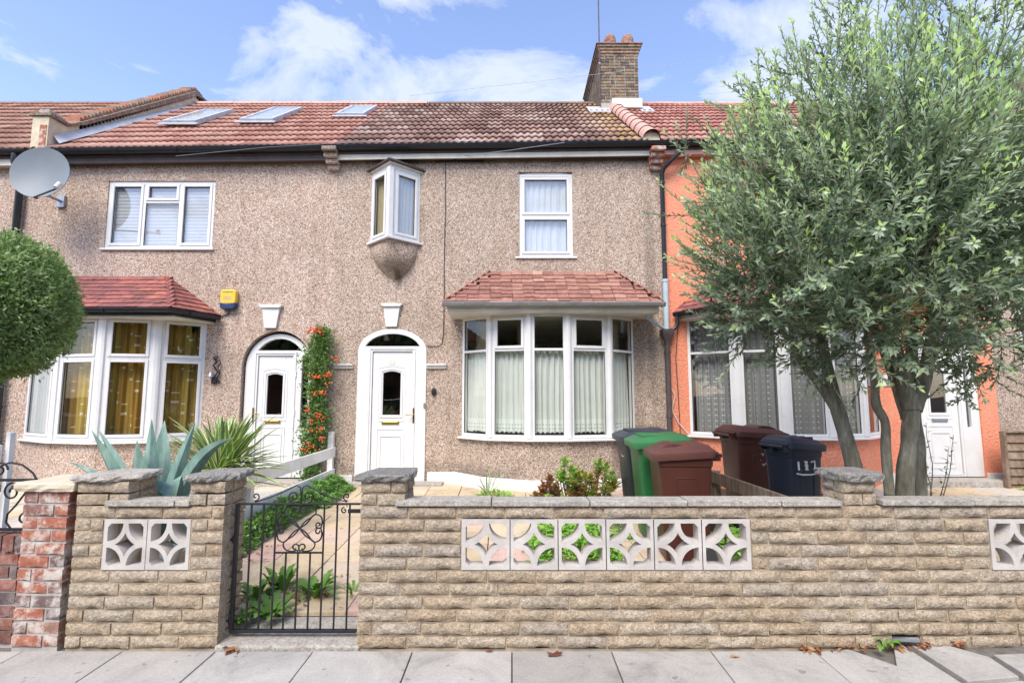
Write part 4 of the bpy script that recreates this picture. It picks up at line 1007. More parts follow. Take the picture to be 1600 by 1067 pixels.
curtain('net_curtain', [(bayO[0][0]+.05,FY-.02)]+bayO[1:5]+[(bayO[5][0]-.05,FY-.02)], zsO+.02, zhO+.02, m_netd, 'grey spotted net curtain in the bay window of the orange house', amp=.028, per=.13, inset=.16)
# house-name board, mostly behind the leaves
def text_mesh(s, size, mat, parent, Mx, name='lettering', ext=.002):
    cu = bpy.data.curves.new(name, 'FONT'); cu.body = s; cu.size = size; cu.extrude = ext; cu.align_x = 'RIGHT'
    to = bpy.data.objects.new('tmp', cu); COL.objects.link(to); bpy.context.view_layer.update()
    me = bpy.data.meshes.new_from_object(to); bpy.data.objects.remove(to); me.transform(Mx); me.materials.clear(); me.materials.append(mat)
    me.transform(Matrix.Translation(-off(parent))); o = bpy.data.objects.new(name, me); COL.objects.link(o); o.parent = parent; return o
np_ = MB(); xa, xb = X(1372,597), X(1398,597); za_, zb_ = Z(603), Z(586); np_.box(xa, xb, FY-.02, FY-.001, za_, zb_); pl_ = np_.build('name_board', m_white, H_O, bevel=.003)
text_mesh('N', .13, m_black, pl_, Matrix.Translation((xb-.03, FY-.022, za_+.04)) @ Matrix.Rotation(PI/2, 4, 'X'))
H_R = thing('terraced_house', (9.5, 8, 0), 'pebbledashed house cut off by the right edge, past the orange one', 'house')
wR = (X(1592,500), X(1592,500)+1.6, Z(640), Z(392))
facade(H_R, XO, 13, -.1, ez(9)-.04, [rect(*wR)], m_peb2); room(H_R, XO, 13); roof_base(H_R, XO, 13); roof_tiles(H_R, XO, 13, m_tileC); ridge(H_R, XO, 13, m_tileC, .09)
gutter(H_R, [(XO, EAVE_Y-.06, ez(XO)-.035), (13, EAVE_Y-.06, ez(12)-.035)], m_black); fascia(H_R, XO, 13, m_cream, (ez(XO)-.16, ez(13)-.16), (ez(XO)-.05, ez(13)-.05))
M, L = basis((wR[0],FY+.02),(wR[1],FY+.02)); zq = Z(500)
window(H_R, M, 0, L, wR[2], wR[3], [(.05,L/2-.02,wR[2]+.05,zq-.02,False),(L/2+.02,L-.05,wR[2]+.05,zq-.02,False),(.05,L/2-.02,zq+.02,wR[3]-.05,False),(L/2+.02,L-.05,zq+.02,wR[3]-.05,False)], sill=.05)
m = MB(); rc = P(1596,100,10.6); m.box(rc.x-.02, rc.x+.9, 10.6, 12.6, 6.9, P(1596,104,10.6).z); m.build('chimney', m_chbrick, H_R)
# ================================================================ GARDEN WALLS, BRICK BY BRICK
def rock_mesh(seed, mat, name='brick', bulge=.013, dep=.09, nx=8, nz=3):
    """unit-long, unit-high block with a split (rock) face towards -Y"""
    r = random.Random(seed); m = MB(); vs = []
    for k in range(nz+1):
        for i in range(nx+1):
            u, w = i/nx, k/nz; e = min(u, 1-u)*nx*.9, min(w, 1-w)*nz
            edge = min(1, e[0])*min(1, e[1])
            y = -(.15+r.random()*1.0)*bulge*(edge if edge > 0 else 0) - (0.002 if edge > 0 else 0)
            uu = u+(r.uniform(-.02,.02) if 0 < i < nx else r.uniform(0,.008)*(1 if i == 0 else -1))
            ww = w+(r.uniform(-.08,.08) if 0 < k < nz else (r.uniform(0,.12) if k == 0 else -r.uniform(0,.06)))
            if k == 1: y -= bulge*.25*edge
            vs.append((uu, y, ww))
    b = len(vs); vs += [(0,dep,0),(1,dep,0),(1,dep,1),(0,dep,1)]; fs = []
    W_ = nx+1
    for k in range(nz):
        for i in range(nx): a = k*W_+i; fs.append((a,a+1,a+W_+1,a+W_))
    bot = [i for i in range(W_)]; topr = [nz*W_+i for i in range(W_)]; lf = [k*W_ for k in range(nz+1)]; rt = [k*W_+nx for k in range(nz+1)]
    fs += [tuple(bot+[b+1,b]), tuple(topr+[b+2,b+3]), tuple(lf+[b+3,b]), tuple(rt+[b+2,b+1]), (b,b+1,b+2,b+3)]
    m.add(vs, fs); o = m.build(name, mat, None, smooth='angle'); me = o.data; bpy.data.objects.remove(o); return me
ROCK = [rock_mesh(s, m_stone) for s in range(10)]; ROCKH = [rock_mesh(50+s, m_stone, nx=3) for s in range(6)]
REDB = [rock_mesh(90+s, m_redbrick, bulge=.003, nx=3, nz=2, dep=.10) for s in range(5)]
LOWB = [rock_mesh(120+s, m_lowbrick, bulge=.002, nx=3, nz=2, dep=.10) for s in range(4)]
CH = .0747
def course(parent, x0, x1, y, z, h, pool=None, L=.295, first=None, rot=0, j=.008, zf=None, halfpool=None):
    """one course along +x from x0 to x1 (rot=0) ; rot=1: along +y from x0 to x1 at x=y, facing +x ; rot=-1 facing -x"""
    pool = pool or ROCK; halfpool = halfpool or (ROCKH if pool is ROCK else pool); x = x0; k = 0
    while x < x1-.012:
        l = (first if (k == 0 and first) else L)+random.uniform(-.006,.006); nxt = min(x+l, x1)
        if x1-nxt < .05: nxt = x1
        me = random.choice(pool if nxt-x > .2 else halfpool); zz = z+(zf(x) if zf else 0); dy = random.uniform(-.004,.004)
        sc = (nxt-x-j, 1, h-j*.9)
        if rot == 0: link_piece('brick', me, parent, (x+j/2, y+dy, zz+j*.45), 0, sc)
        elif rot == 1: link_piece('brick', me, parent, (y-dy, x+j/2, zz+j*.45), PI/2, sc)
        else: link_piece('brick', me, parent, (y+dy, nxt-j/2, zz+j*.45), -PI/2, sc)
        x = nxt; k += 1
def rough_cap(parent, pts, z0, z1, mat, name='pier_cap', amp=.008):
    """a hewn slab: polygon outline, nibbled edges"""
    m = MB(); n = 28; out = []; c = Vector((sum(p[0] for p in pts)/len(pts), sum(p[1] for p in pts)/len(pts)))
    per = [(Vector(pts[i]), Vector(pts[(i+1) % len(pts)])) for i in range(len(pts))]
    for a, b in per:
        for k in range(7): out.append(a+(b-a)*(k/7))
    n = len(out); r_ = lambda s: random.uniform(-amp, amp)*s
    L = [[(p.x+r_(1)+(c.x-p.x)*.05, p.y+r_(1)+(c.y-p.y)*.05, z0+r_(.3)) for p in out], [(p.x+r_(1.2), p.y+r_(1.2), z0+(z1-z0)*.35+r_(.5)) for p in out],
         [(p.x+r_(.9), p.y+r_(.9), z0+(z1-z0)*.8+r_(.4)) for p in out], [(p.x+(c.x-p.x)*.05, p.y+(c.y-p.y)*.05, z1+r_(.25)) for p in out]]
    vs = [v for l in L for v in l]+[(c.x, c.y, z1+.002)]
    m.add(vs, [(a*n+i, a*n+(i+1) % n, (a+1)*n+(i+1) % n, (a+1)*n+i) for a in range(3) for i in range(n)]+[(3*n+i, 3*n+(i+1) % n, 4*n) for i in range(n)]+[tuple(range(n))[::-1]])
    return m.build(name, mat, parent)
# pierced block: a square frame holding a four-cusped star
def screen_mesh():
    m = MB(); s = .1475; t = .024; y0, y1 = -.002, .088
    def arcpts(cx, cz, r, a0, a1, n=8): return [(cx+r*math.cos(a0+(a1-a0)*i/n), cz+r*math.sin(a0+(a1-a0)*i/n)) for i in range(n+1)]
    inn = s-t; holes = []
    r1, w = inn*.98, .017
    # centre star-shaped hole: bounded by four arcs centred on the corners
    c_hole = []
    for k, (sx, sz) in enumerate(((1,1),(-1,1),(-1,-1),(1,-1))):
        pass
    def star(r, tip):
        pts = []
        for k in range(4):
            a = PI/2*k       # tip direction
            sx, sz = (1,1) if k == 0 else ((-1,1) if k == 1 else ((-1,-1) if k == 2 else (1,-1)))
            cx, cz = sx*inn, sz*inn
            # arc from tip k to tip k+1 around corner (cx,cz)
            n = 8
            for i in range(n):
                t_ = i/n; p0 = (tip*math.cos(a), tip*math.sin(a)); p1 = (tip*math.cos(a+PI/2), tip*math.sin(a+PI/2))
                a0 = math.atan2(p0[1]-cz, p0[0]-cx); a1 = math.atan2(p1[1]-cz, p1[0]-cx)
                da = a1-a0
                while da > PI: da -= 2*PI
                while da < -PI: da += 2*PI
                rr = math.hypot(p0[0]-cx, p0[1]-cz)
                pts.append((cx+rr*math.cos(a0+da*t_), cz+rr*math.sin(a0+da*t_)))
        return pts
    holes.append(star(0, inn*.56))
    # four corner holes: square corner (chamfered) cut by an arc
    for (sx, sz) in ((1,1),(-1,1),(-1,-1),(1,-1)):
        ch = .022; r = inn*.86; n = 8
        pts = [(sx*(inn-r+.004), sz*inn)] if False else []
        a0 = [(sx*(inn-r*math.cos(PI/2*i/n)), sz*(inn-r*math.sin(PI/2*i/n))) for i in range(n+1)]
        pts = a0 + [(sx*(inn-.0), sz*(inn-r*1.0))] if False else a0
        pts = pts + [(sx*(inn-ch), sz*inn)][:0]
        # a0 runs from (inn-r, inn) to (inn, inn-r)
        pts = a0 + [(sx*inn, sz*(inn-ch)), (sx*(inn-ch), sz*inn)]
        holes.append(pts)
    mb = MB(); plate(mb, [(-s,-s),(s,-s),(s,s),(-s,s)], holes, y0, y1)
    o = mb.build('screen_block', m_block, None, bevel=0); me = o.data; bpy.data.objects.remove(o); return me
SCR = screen_mesh()
def screen_block(parent, x, y, z, sx=1): 
    o = link_piece('screen_block', SCR, parent, (x, y, z), 0, (sx,1,1)); b = o.modifiers.new('bevel', 'BEVEL'); b.width = .003; b.segments = 1; b.limit_method = 'ANGLE'; b.angle_limit = R(50); return o
WY = 3.2
zw = lambda x: gz(x)*.0
GW = thing('garden_wall', (1.2, 3.25, 0), 'long buff rock-faced stone wall on the right with six pierced blocks and two capped piers', 'wall')
wx0, wx1 = -.925, 5.2
sb0 = P(722, 850, WY).x; sb1 = P(1172, 850, WY).x; sw = (sb1-sb0)/6
sc0 = P(1548, 846, WY).x; sc1 = sc0+4*sw
for j in range(11):
    z = j*CH; fst = (.295, .10, .295, .10, .25, .18, .295, .10, .295, .10, .295)[j]
    if 6 <= j <= 9:
        course(GW, wx0, sb0-.006, WY, z, CH, first=fst); course(GW, sb1+.006, sc0-.006, WY, z, CH, first=(.295 if j % 2 else .10)); course(GW, sc1+.006, wx1, WY, z, CH)
    elif j == 0:
        course(GW, wx0, P(1395,1000,WY).x, WY, z, CH, first=fst); course(GW, P(1440,1000,WY).x, wx1, WY-.002, z+.0, CH)
    else: course(GW, wx0, wx1, WY, z, CH, first=fst)
m = MB(); c0_, c1_ = WY+.006, WY+.082
m.box(wx0+.006, sb0-.004, c0_, c1_, -.1, 11*CH); m.box(sb1+.004, sc0-.004, c0_, c1_, .1, 11*CH); m.box(sc1+.004, wx1, c0_, c1_, -.1, 11*CH)
for a, b in ((sb0-.004, sb1+.004), (sc0-.004, sc1+.004)): m.box(a, b, c0_, c1_, CH*1.0, 6*CH-.003); m.box(a, b, c0_, c1_, 10*CH+.003, 11*CH)
for i in range(7): m.box(sb0+i*sw-.004, sb0+i*sw+.004, c0_-.004, c1_, 6*CH-.002, 10*CH+.002)
m.box(wx0+.006, P(1395,1000,WY).x, c0_+.001, c1_-.001, -.1, CH); m.box(P(1440,1000,WY).x, wx1, c0_+.001, c1_-.001, -.1, CH)
m.build('mortar', m_mortar, GW)
for i in range(6): screen_block(GW, sb0+(i+.5)*sw, WY, 8*CH)
for i in range(4): screen_block(GW, sc0+(i+.5)*sw, WY, 8*CH)
def pier(parent, x0, x1, y0, y1, j0, j1, pool, h=CH, front=True, mort=None, L=.295, firsts=(.15,.19), z_off=0):
    for j in range(j0, j1):
        z = j*h+z_off; w = x1-x0
        if front: course(parent, x0, x1, y0, z, h, pool, L=L, first=firsts[j % 2])
        course(parent, y0+.09, y1, x1, z, h, pool, L=.2, rot=1); course(parent, y0+.09, y1, x0, z, h, pool, L=.2, rot=-1)
    m = MB(); m.box(x0+.012, x1-.012, y0+.012, y1, j0*h-.02+z_off, j1*h-.004+z_off); m.build('mortar', mort or m_mortar, parent)
px0, px1 = P(567,770,WY).x, P(634,770,WY).x
pier(GW, wx0, px1, WY, WY+.26, 11, 13, ROCK, firsts=(.19,.10))
m = MB(); m.box(wx0+.01, px1-.01, WY+.092, WY+.25, -.05, 11*CH); m.build('pier_core', m_mortar, GW)
for j in range(0, 11): course(GW, WY+.092, WY+.26, wx0, j*CH, CH, L=.2, rot=-1)
rough_cap(GW, [(wx0-.035,WY-.03),(px1+.01,WY-.035),(px1+.035,WY+.10),(px1+.02,WY+.29),(wx0+.03,WY+.29)], 13*CH-.0, 13*CH+.042, m_slate)
ra, rb = P(1318,770,WY).x, P(1370,770,WY).x
pier(GW, ra, rb, WY+.004, WY+.22, 11, 13, ROCK, firsts=(.24,.12)); m = MB(); m.box(ra+.01, rb-.01, WY+.092, WY+.21, -.05, 11*CH); m.build('pier_core', m_mortar, GW)
rough_cap(GW, [(ra-.02,WY-.01),(ra+.06,WY-.04),(rb+.03,WY-.03),(rb+.06,WY+.05),(rb+.04,WY+.25),(ra-.03,WY+.25)], 13*CH, 13*CH+.05, m_slate, amp=.010)
def cope(parent, xs, z0, z1, ya=WY-.022, yb=WY+.125):
    for a, b in zip(xs, xs[1:]):
        m = MB(); d = random.uniform(-.003,.003); m.box(a+.003, b-.003, ya+d, yb+d, z0, z1+random.uniform(-.002,.002)); m.build('coping_stone', m_cap, parent, bevel=.004)
zc_a, zc_b = 11*CH+.003, 11*CH+.036
cope(GW, [P(p,782,WY).x for p in (618,768,921,1073,1219,1314)], zc_a, zc_b)
cope(GW, [P(1374,778,WY).x, P(1518,776,WY).x, P(1662,776,WY).x, P(1662,776,WY).x+.6, P(1662,776,WY).x+1.2, P(1662,776,WY).x+1.75], zc_a+.004, zc_b+.004)

LW = thing('garden_wall', (-2.2, 3.25, 0), 'short buff rock-faced wall left of the gate with two pierced blocks and two capped piers', 'wall')
lx0, lx1 = -2.655, -1.745; la, lb = -2.655, -2.335; lc = -1.965
s0 = P(161,850,WY).x; s1 = P(297,850,WY).x; sw2 = (s1-s0)/2
for j in range(11):
    z = j*CH; fst = (.10, .27, .10, .22, .295, .24, .10, .295, .10, .295, .24)[j]
    if 6 <= j <= 9: course(LW, lx0, s0-.004, WY, z, CH, first=(.10 if j % 2 else .295)); course(LW, s1+.004, lx1, WY, z, CH, first=(.10 if j % 2 else .3))
    else: course(LW, lx0, lx1, WY, z, CH, first=fst)
m = MB(); m.box(lx0+.006, s0-.004, c0_, c1_, -.1, 11*CH); m.box(s1+.004, lx1-.006, c0_, c1_, -.1, 11*CH); m.box(s0-.004, s1+.004, c0_, c1_, -.1, 6*CH-.003); m.box(s0-.004, s1+.004, c0_, c1_, 10*CH+.003, 11*CH)
for i in range(3): m.box(s0+i*sw2-.006, s0+i*sw2+.006, c0_-.004, c1_, 6*CH-.002, 10*CH+.002)
m.box(lc, lx1-.012, WY+.09, WY+.24, -.1, 13*CH-.004); m.box(la+.012, lb-.012, WY+.09, WY+.24, -.1, 13*CH-.004); m.build('mortar', m_mortar, LW)
for i in range(2): screen_block(LW, s0+(i+.5)*sw2, WY, 8*CH, sw2/.301)
for j in range(0, 13):
    course(LW, WY+.092, WY+.25, lx1, j*CH, CH, L=.2, rot=1); course(LW, WY+.092, WY+.25, la, j*CH, CH, L=.2, rot=-1)
for j in (11, 12):
    course(LW, la, lb, WY, j*CH, CH, first=(.20 if j == 11 else .32)); course(LW, lc, lx1, WY, j*CH, CH, first=(.10 if j == 11 else .22))
    course(LW, WY+.092, WY+.25, lb, j*CH, CH, L=.2, rot=1); course(LW, WY+.092, WY+.25, lc, j*CH, CH, L=.2, rot=-1)
rough_cap(LW, [(la-.03,WY-.02),(-2.50,WY-.045),(lb+.055,WY+.03),(lb+.02,WY+.28),(la+.06,WY+.28)], 13*CH, 13*CH+.038, m_cap)
rough_cap(LW, [(lc-.03,WY-.03),(-1.84,WY-.045),(lx1+.06,WY+.05),(lx1+.035,WY+.28),(lc+.02,WY+.28)], 13*CH, 13*CH+.040, m_slate)
cope(LW, [P(167,785,WY).x, P(276,785,WY).x, P(300,785,WY).x-.003], zc_a, zc_b, yb=WY+.13)

RP = thing('brick_pier', (-2.84, 3.3, 0), 'red brick gate pier with limewashed patches and a thick cream cap', 'pier')
rx0, rx1 = -2.985, -2.70; BH = .0758
for j in range(12):
    fst = .095 if j % 2 else .19
    if j in (3, 7): fst = .10
    course(RP, rx0, rx1, WY+.01, j*BH, BH, REDB, L=.205, first=fst, j=.012); course(RP, WY+.11, WY+.30, rx1, j*BH, BH, REDB, L=.19, rot=1, j=.012); course(RP, WY+.11, WY+.30, rx0, j*BH, BH, REDB, L=.19, rot=-1, j=.012)
m = MB(); m.box(rx0+.007, rx1-.007, WY+.016, WY+.295, -.1, 12*BH-.003); m.build('mortar', m_mortar_grey, RP)
rough_cap(RP, [(rx0-.035,WY-.02),(rx1+.04,WY-.02),(rx1+.05,WY+.33),(rx0-.02,WY+.33)], 12*BH, 12*BH+.055, m_pathc, amp=.005)
FW_ = thing('low_brick_wall', (-4.5, 3.3, 0), 'low dark red brick wall with an upright brick top course at the left edge', 'wall')
for j in range(7): course(FW_, -5.6, rx0-.03, WY+.05, j*BH, BH, LOWB, L=.222, first=.11 if j % 2 else .222, j=.010)
x = -5.6
while x < rx0-.06:
    link_piece('brick', random.choice(LOWB), FW_, (x+.004, WY+.045, 7*BH+.003), 0, (.066, 1, .105)); x += .075
m = MB(); m.box(-5.6, rx0-.03, WY+.06, WY+.14, -.1, 7*BH+.10); m.build('mortar', m_mortar_grey, FW_)
# wrought-iron railing on the low wall
def spiral(cx, cz, r, turns, a0, sgn=1, n=26):
    return [(cx+r*(1-.78*i/n)*math.cos(a0+sgn*2*PI*turns*i/n), cz+r*(1-.78*i/n)*math.sin(a0+sgn*2*PI*turns*i/n)) for i in range(n+1)]
def iron(parent, pts, y, r=.006, name='scroll'):
    m = MB(); m.tube([(x, y, z) for x, z in pts], r, 6); return m.build(name, m_iron, parent, smooth='angle')
RL = thing('iron_railing', (-3.6, 3.3, .64), 'black wrought iron scroll railing on the low brick wall at the left edge', 'railing')
ry = WY+.09; zr0 = 7*BH+.125
m = MB(); m.box(-5.6, rx0-.005, ry-.012, ry+.012, zr0, zr0+.014); m.build('bottom_rail', m_iron, RL)
m = MB(); m.box(-5.6, rx0-.005, ry-.012, ry+.012, zr0+.30, zr0+.314); m.build('top_rail', m_iron, RL)
for k in range(6):
    x = rx0-.12-.40*k
    iron(RL, spiral(x-.03, zr0+.235, .055, 1.3, PI/2, 1), ry); iron(RL, spiral(x+.06, zr0+.07, .05, 1.3, -PI/2, 1), ry)
    iron(RL, [(x+.03+.03, zr0+.29),(x+.055, zr0+.23),(x+.0, zr0+.15),(x-.045, zr0+.10),(x-.05, zr0+.05),(x-.02,zr0+.016)], ry)
    iron(RL, [(x-.20+.15*t/8, zr0+.314+.10*math.sin(PI*t/8*.5)) for t in range(9)]+[(x+.02,zr0+.40),(x+.09,zr0+.35),(x+.115,zr0+.314)], ry)
    iron(RL, spiral(x-.12, zr0+.37, .05, 1.4, 0, 1), ry)

# ================================================================ THE GATE
GY = 3.3
GT = thing('iron_gate', (P(368,985,GY).x, GY, .05), 'black wrought iron garden gate with heart-shaped scrolls between the stone piers', 'gate')
gz0, gz1 = P(460,985,GY).z, P(460,787,GY).z; gl = P(371,787,GY).x-.002; gr = P(563,787,GY).x
def bar(x, z0, z1, w=.0048, name='bar', y=GY):
    m = MB(); m.box(x-w, x+w, y-w, y+w, z0, z1); return m.build(name, m_iron, GT, bevel=.0012)
m = MB(); m.box(gl, gr, GY-.012, GY+.012, gz1-.005, gz1+.005); m.build('top_rail', m_iron, GT, bevel=.002)
m = MB(); m.box(gl, gr, GY-.015, GY+.015, gz0-.008, gz0+.008); m.build('bottom_rail', m_iron, GT, bevel=.002)
bar(gl+.006, gz0, gz1, .011, 'hanging_stile')
zmr = P(468,863,GY).z
for p in (393.7, 412.8, 432.4, 507.3, 527.5, 547): bar(P(p,787,GY).x, gz0+.008, gz1-.006)
for p in (447, 465.7, 484.8): bar(P(p,863,GY).x, gz0+.008, zmr-.004)
xa, xb = P(432.4,787,GY).x, P(507.3,787,GY).x
m = MB(); m.box(xa+.006, xb-.006, GY-.008, GY+.008, zmr-.004, zmr+.004); m.build('middle_rail', m_iron, GT)
hc = Vector(((xa+xb)/2, (zmr+gz1)/2)); hr = (gz1-zmr)/2-.006; hw = (xb-xa)/2-.008
def heart(ang, r, w):
    """an open heart: from the centre out to the lobe, ending in two inward curls"""
    out = []
    for s in (1, -1):
        ctl = [(0,0),(.30*r,.18*w*s),(.62*r,.50*w*s),(.90*r,.44*w*s),(.985*r,.22*w*s),(.93*r,.06*w*s)]
        pts = []
        for i in range(len(ctl)-1):
            p0 = Vector(ctl[max(i-1,0)]); p1 = Vector(ctl[i]); p2 = Vector(ctl[i+1]); p3 = Vector(ctl[min(i+2,len(ctl)-1)])
            for k in range(5):
                t = k/5; pts.append(.5*((2*p1)+(p2-p0)*t+(2*p0-5*p1+4*p2-p3)*t*t+(3*p1-p0-3*p2+p3)*t**3))
        c = Vector((.82*r, .12*w*s)); rr = .14*w
        a0 = math.atan2(ctl[-1][1]-c.y, ctl[-1][0]-c.x)
        pts += [Vector((c.x+rr*(1-.7*k/14)*math.cos(a0-s*1.5*PI*1.5*k/14*.9), c.y+rr*(1-.7*k/14)*math.sin(a0-s*1.5*PI*1.5*k/14*.9))) for k in range(15)]
        ca, sa = math.cos(ang), math.sin(ang); out.append([(hc.x+p.x*ca-p.y*sa, hc.y+p.x*sa+p.y*ca) for p in pts])
    return out
for k, (rr, ww) in enumerate(((hw, hr*1.15), (hr, hw*1.35), (hw, hr*1.15), (hr, hw*1.35))):
    for pts in heart(PI/2*k, rr, ww): iron(GT, pts, GY, .0048)
# cresting over the top rail
xl_, xr_ = P(393.7,787,GY).x, P(547,787,GY).x; xc_ = hc.x
iron(GT, spiral(xl_+.022, gz1+.045, .026, 1.1, -PI*.6, 1), GY, .0042); iron(GT, spiral(xr_-.022, gz1+.045, .026, 1.1, -PI*.4, -1), GY, .0042)
iron(GT, [(xl_+.02, gz1+.012),(xl_+.1,gz1+.035),(xl_+.2,gz1+.075),(xc_-.03,gz1+.115),(xc_-.005,gz1+.10),(xc_+.002,gz1+.03),(xc_,gz1+.006)], GY, .0042)
iron(GT, [(xr_-.02, gz1+.012),(xr_-.1,gz1+.035),(xr_-.2,gz1+.075),(xc_+.03,gz1+.115),(xc_+.010,gz1+.10),(xc_+.004,gz1+.03)], GY, .0042)
iron(GT, spiral(xc_-.045, gz1+.045, .036, 1.3, -PI/2, -1), GY, .0048); iron(GT, spiral(xc_+.045, gz1+.045, .036, 1.3, -PI/2, 1), GY, .0048)
iron(GT, spiral(xr_-.035, gz1-.04, .02, 1.1, PI/2, 1), GY, .0042)
m = MB(); m.box(P(545,794,GY).x, gr+.02, GY-.02, GY-.008, gz1-.052, gz1-.028); m.build('latch', m_iron, GT, bevel=.002)
for zz_ in (.12, .6): m = MB(); m.tube([(gl-.045,GY,zz_),(gl+.004,GY,zz_)], .009, 8); m.tube([(gl-.004,GY,zz_-.02),(gl-.004,GY,zz_+.02)], .013, 8); m.build('hinge', m_iron, GT)

# ================================================================ FENCES
WF = thing('rail_fence', (-2.78, 5.7, 0), 'white painted post and rail fence running back to the house beside the path', 'fence')
for y in (3.55, 5.5, 7.93):
    m = MB(); zt_ = .80 if y < 7 else .93; m.box(-2.80, -2.72, y-.04, y+.04, 0, zt_); m.build('post', m_whitew, WF, bevel=.004)
for z in (.54, .22):
    for a, b in ((3.5, 5.52), (5.525, 7.95)): m = MB(); dz_ = random.uniform(-.008,.008); m.box(-2.718, -2.695, a, b, z+dz_, z+.15+dz_); m.build('rail', m_whitew, WF, bevel=.004)
WP = thing('white_gate_post', (P(12,700,4.6).x, 4.6, 0), 'pair of white painted timber posts at the left edge behind the iron railing', 'post')
for pa, pb, py in ((13, 20, 676), (-3, 11, 695)):
    m = MB(); a, b = P(pa,700,4.6).x, P(pb,700,4.6).x; zt_ = P(5,py,4.6).z; m.prism([(a,0),(b,0),(b,zt_),((a+b)/2-.01,zt_+.012),(a,zt_)], 'y', 4.57 if pa > 5 else 4.50, 4.62 if pa > 5 else 4.56); m.build('post', m_whitew, WP, bevel=.003)
m = MB(); m.box(P(-40,700,4.6).x, P(0,700,4.6).x, 4.52, 4.55, .62, .72); m.build('rail', m_whitew, WP)
BF = thing('rail_fence', (2.1, 4.5, 0), 'weathered brown timber rail sloping away between the brown and grey bins', 'fence')
m = MB(); m.add([(2.08,3.5,.60),(2.105,3.5,.60),(2.105,5.62,.585),(2.08,5.62,.585),(2.08,3.5,.735),(2.105,3.5,.735),(2.105,5.62,.70),(2.08,5.62,.70)], [(0,3,2,1),(4,5,6,7),(0,1,5,4),(1,2,6,5),(2,3,7,6),(3,0,4,7)])
m.build('rail', m_wood, BF, bevel=.004)
for y in (3.55, 5.5): m = MB(); m.box(2.106, 2.18, y-.035, y+.035, 0, .70); m.build('post', m_wood, BF, bevel=.004)
PF = thing('panel_fence', (8.3, 7.6, 0), 'weathered overlapping board fence panel at the right edge beside the orange house', 'fence')
zt_ = P(1580,676,7.6).z; xl_ = P(1568,700,7.6).x; nb = 7; hb = (zt_-.1)/nb
for k in range(nb):
    z = .1+k*hb; m = MB(); m.add([(xl_+.03,7.60,z-.02),(xl_+1.9,7.60,z-.02+random.uniform(-.01,.01)),(xl_+1.9,7.635,z+hb),(xl_+.03,7.635,z+hb+random.uniform(-.01,.01)),(xl_+.03,7.612,z-.02),(xl_+1.9,7.612,z-.02),(xl_+1.9,7.647,z+hb),(xl_+.03,7.647,z+hb)],
        [(0,1,2,3),(4,7,6,5),(0,4,5,1),(3,2,6,7),(0,3,7,4),(1,5,6,2)]); m.build('board', m_wood, PF)
m = MB(); m.box(xl_, xl_+.045, 7.58, 7.65, 0, zt_+.02); m.build('post', m_wood, PF, bevel=.003)
m = MB(); m.box(xl_+.046, xl_+1.9, 7.585, 7.66, zt_, zt_+.025); m.build('capping', m_wood, PF, bevel=.003)

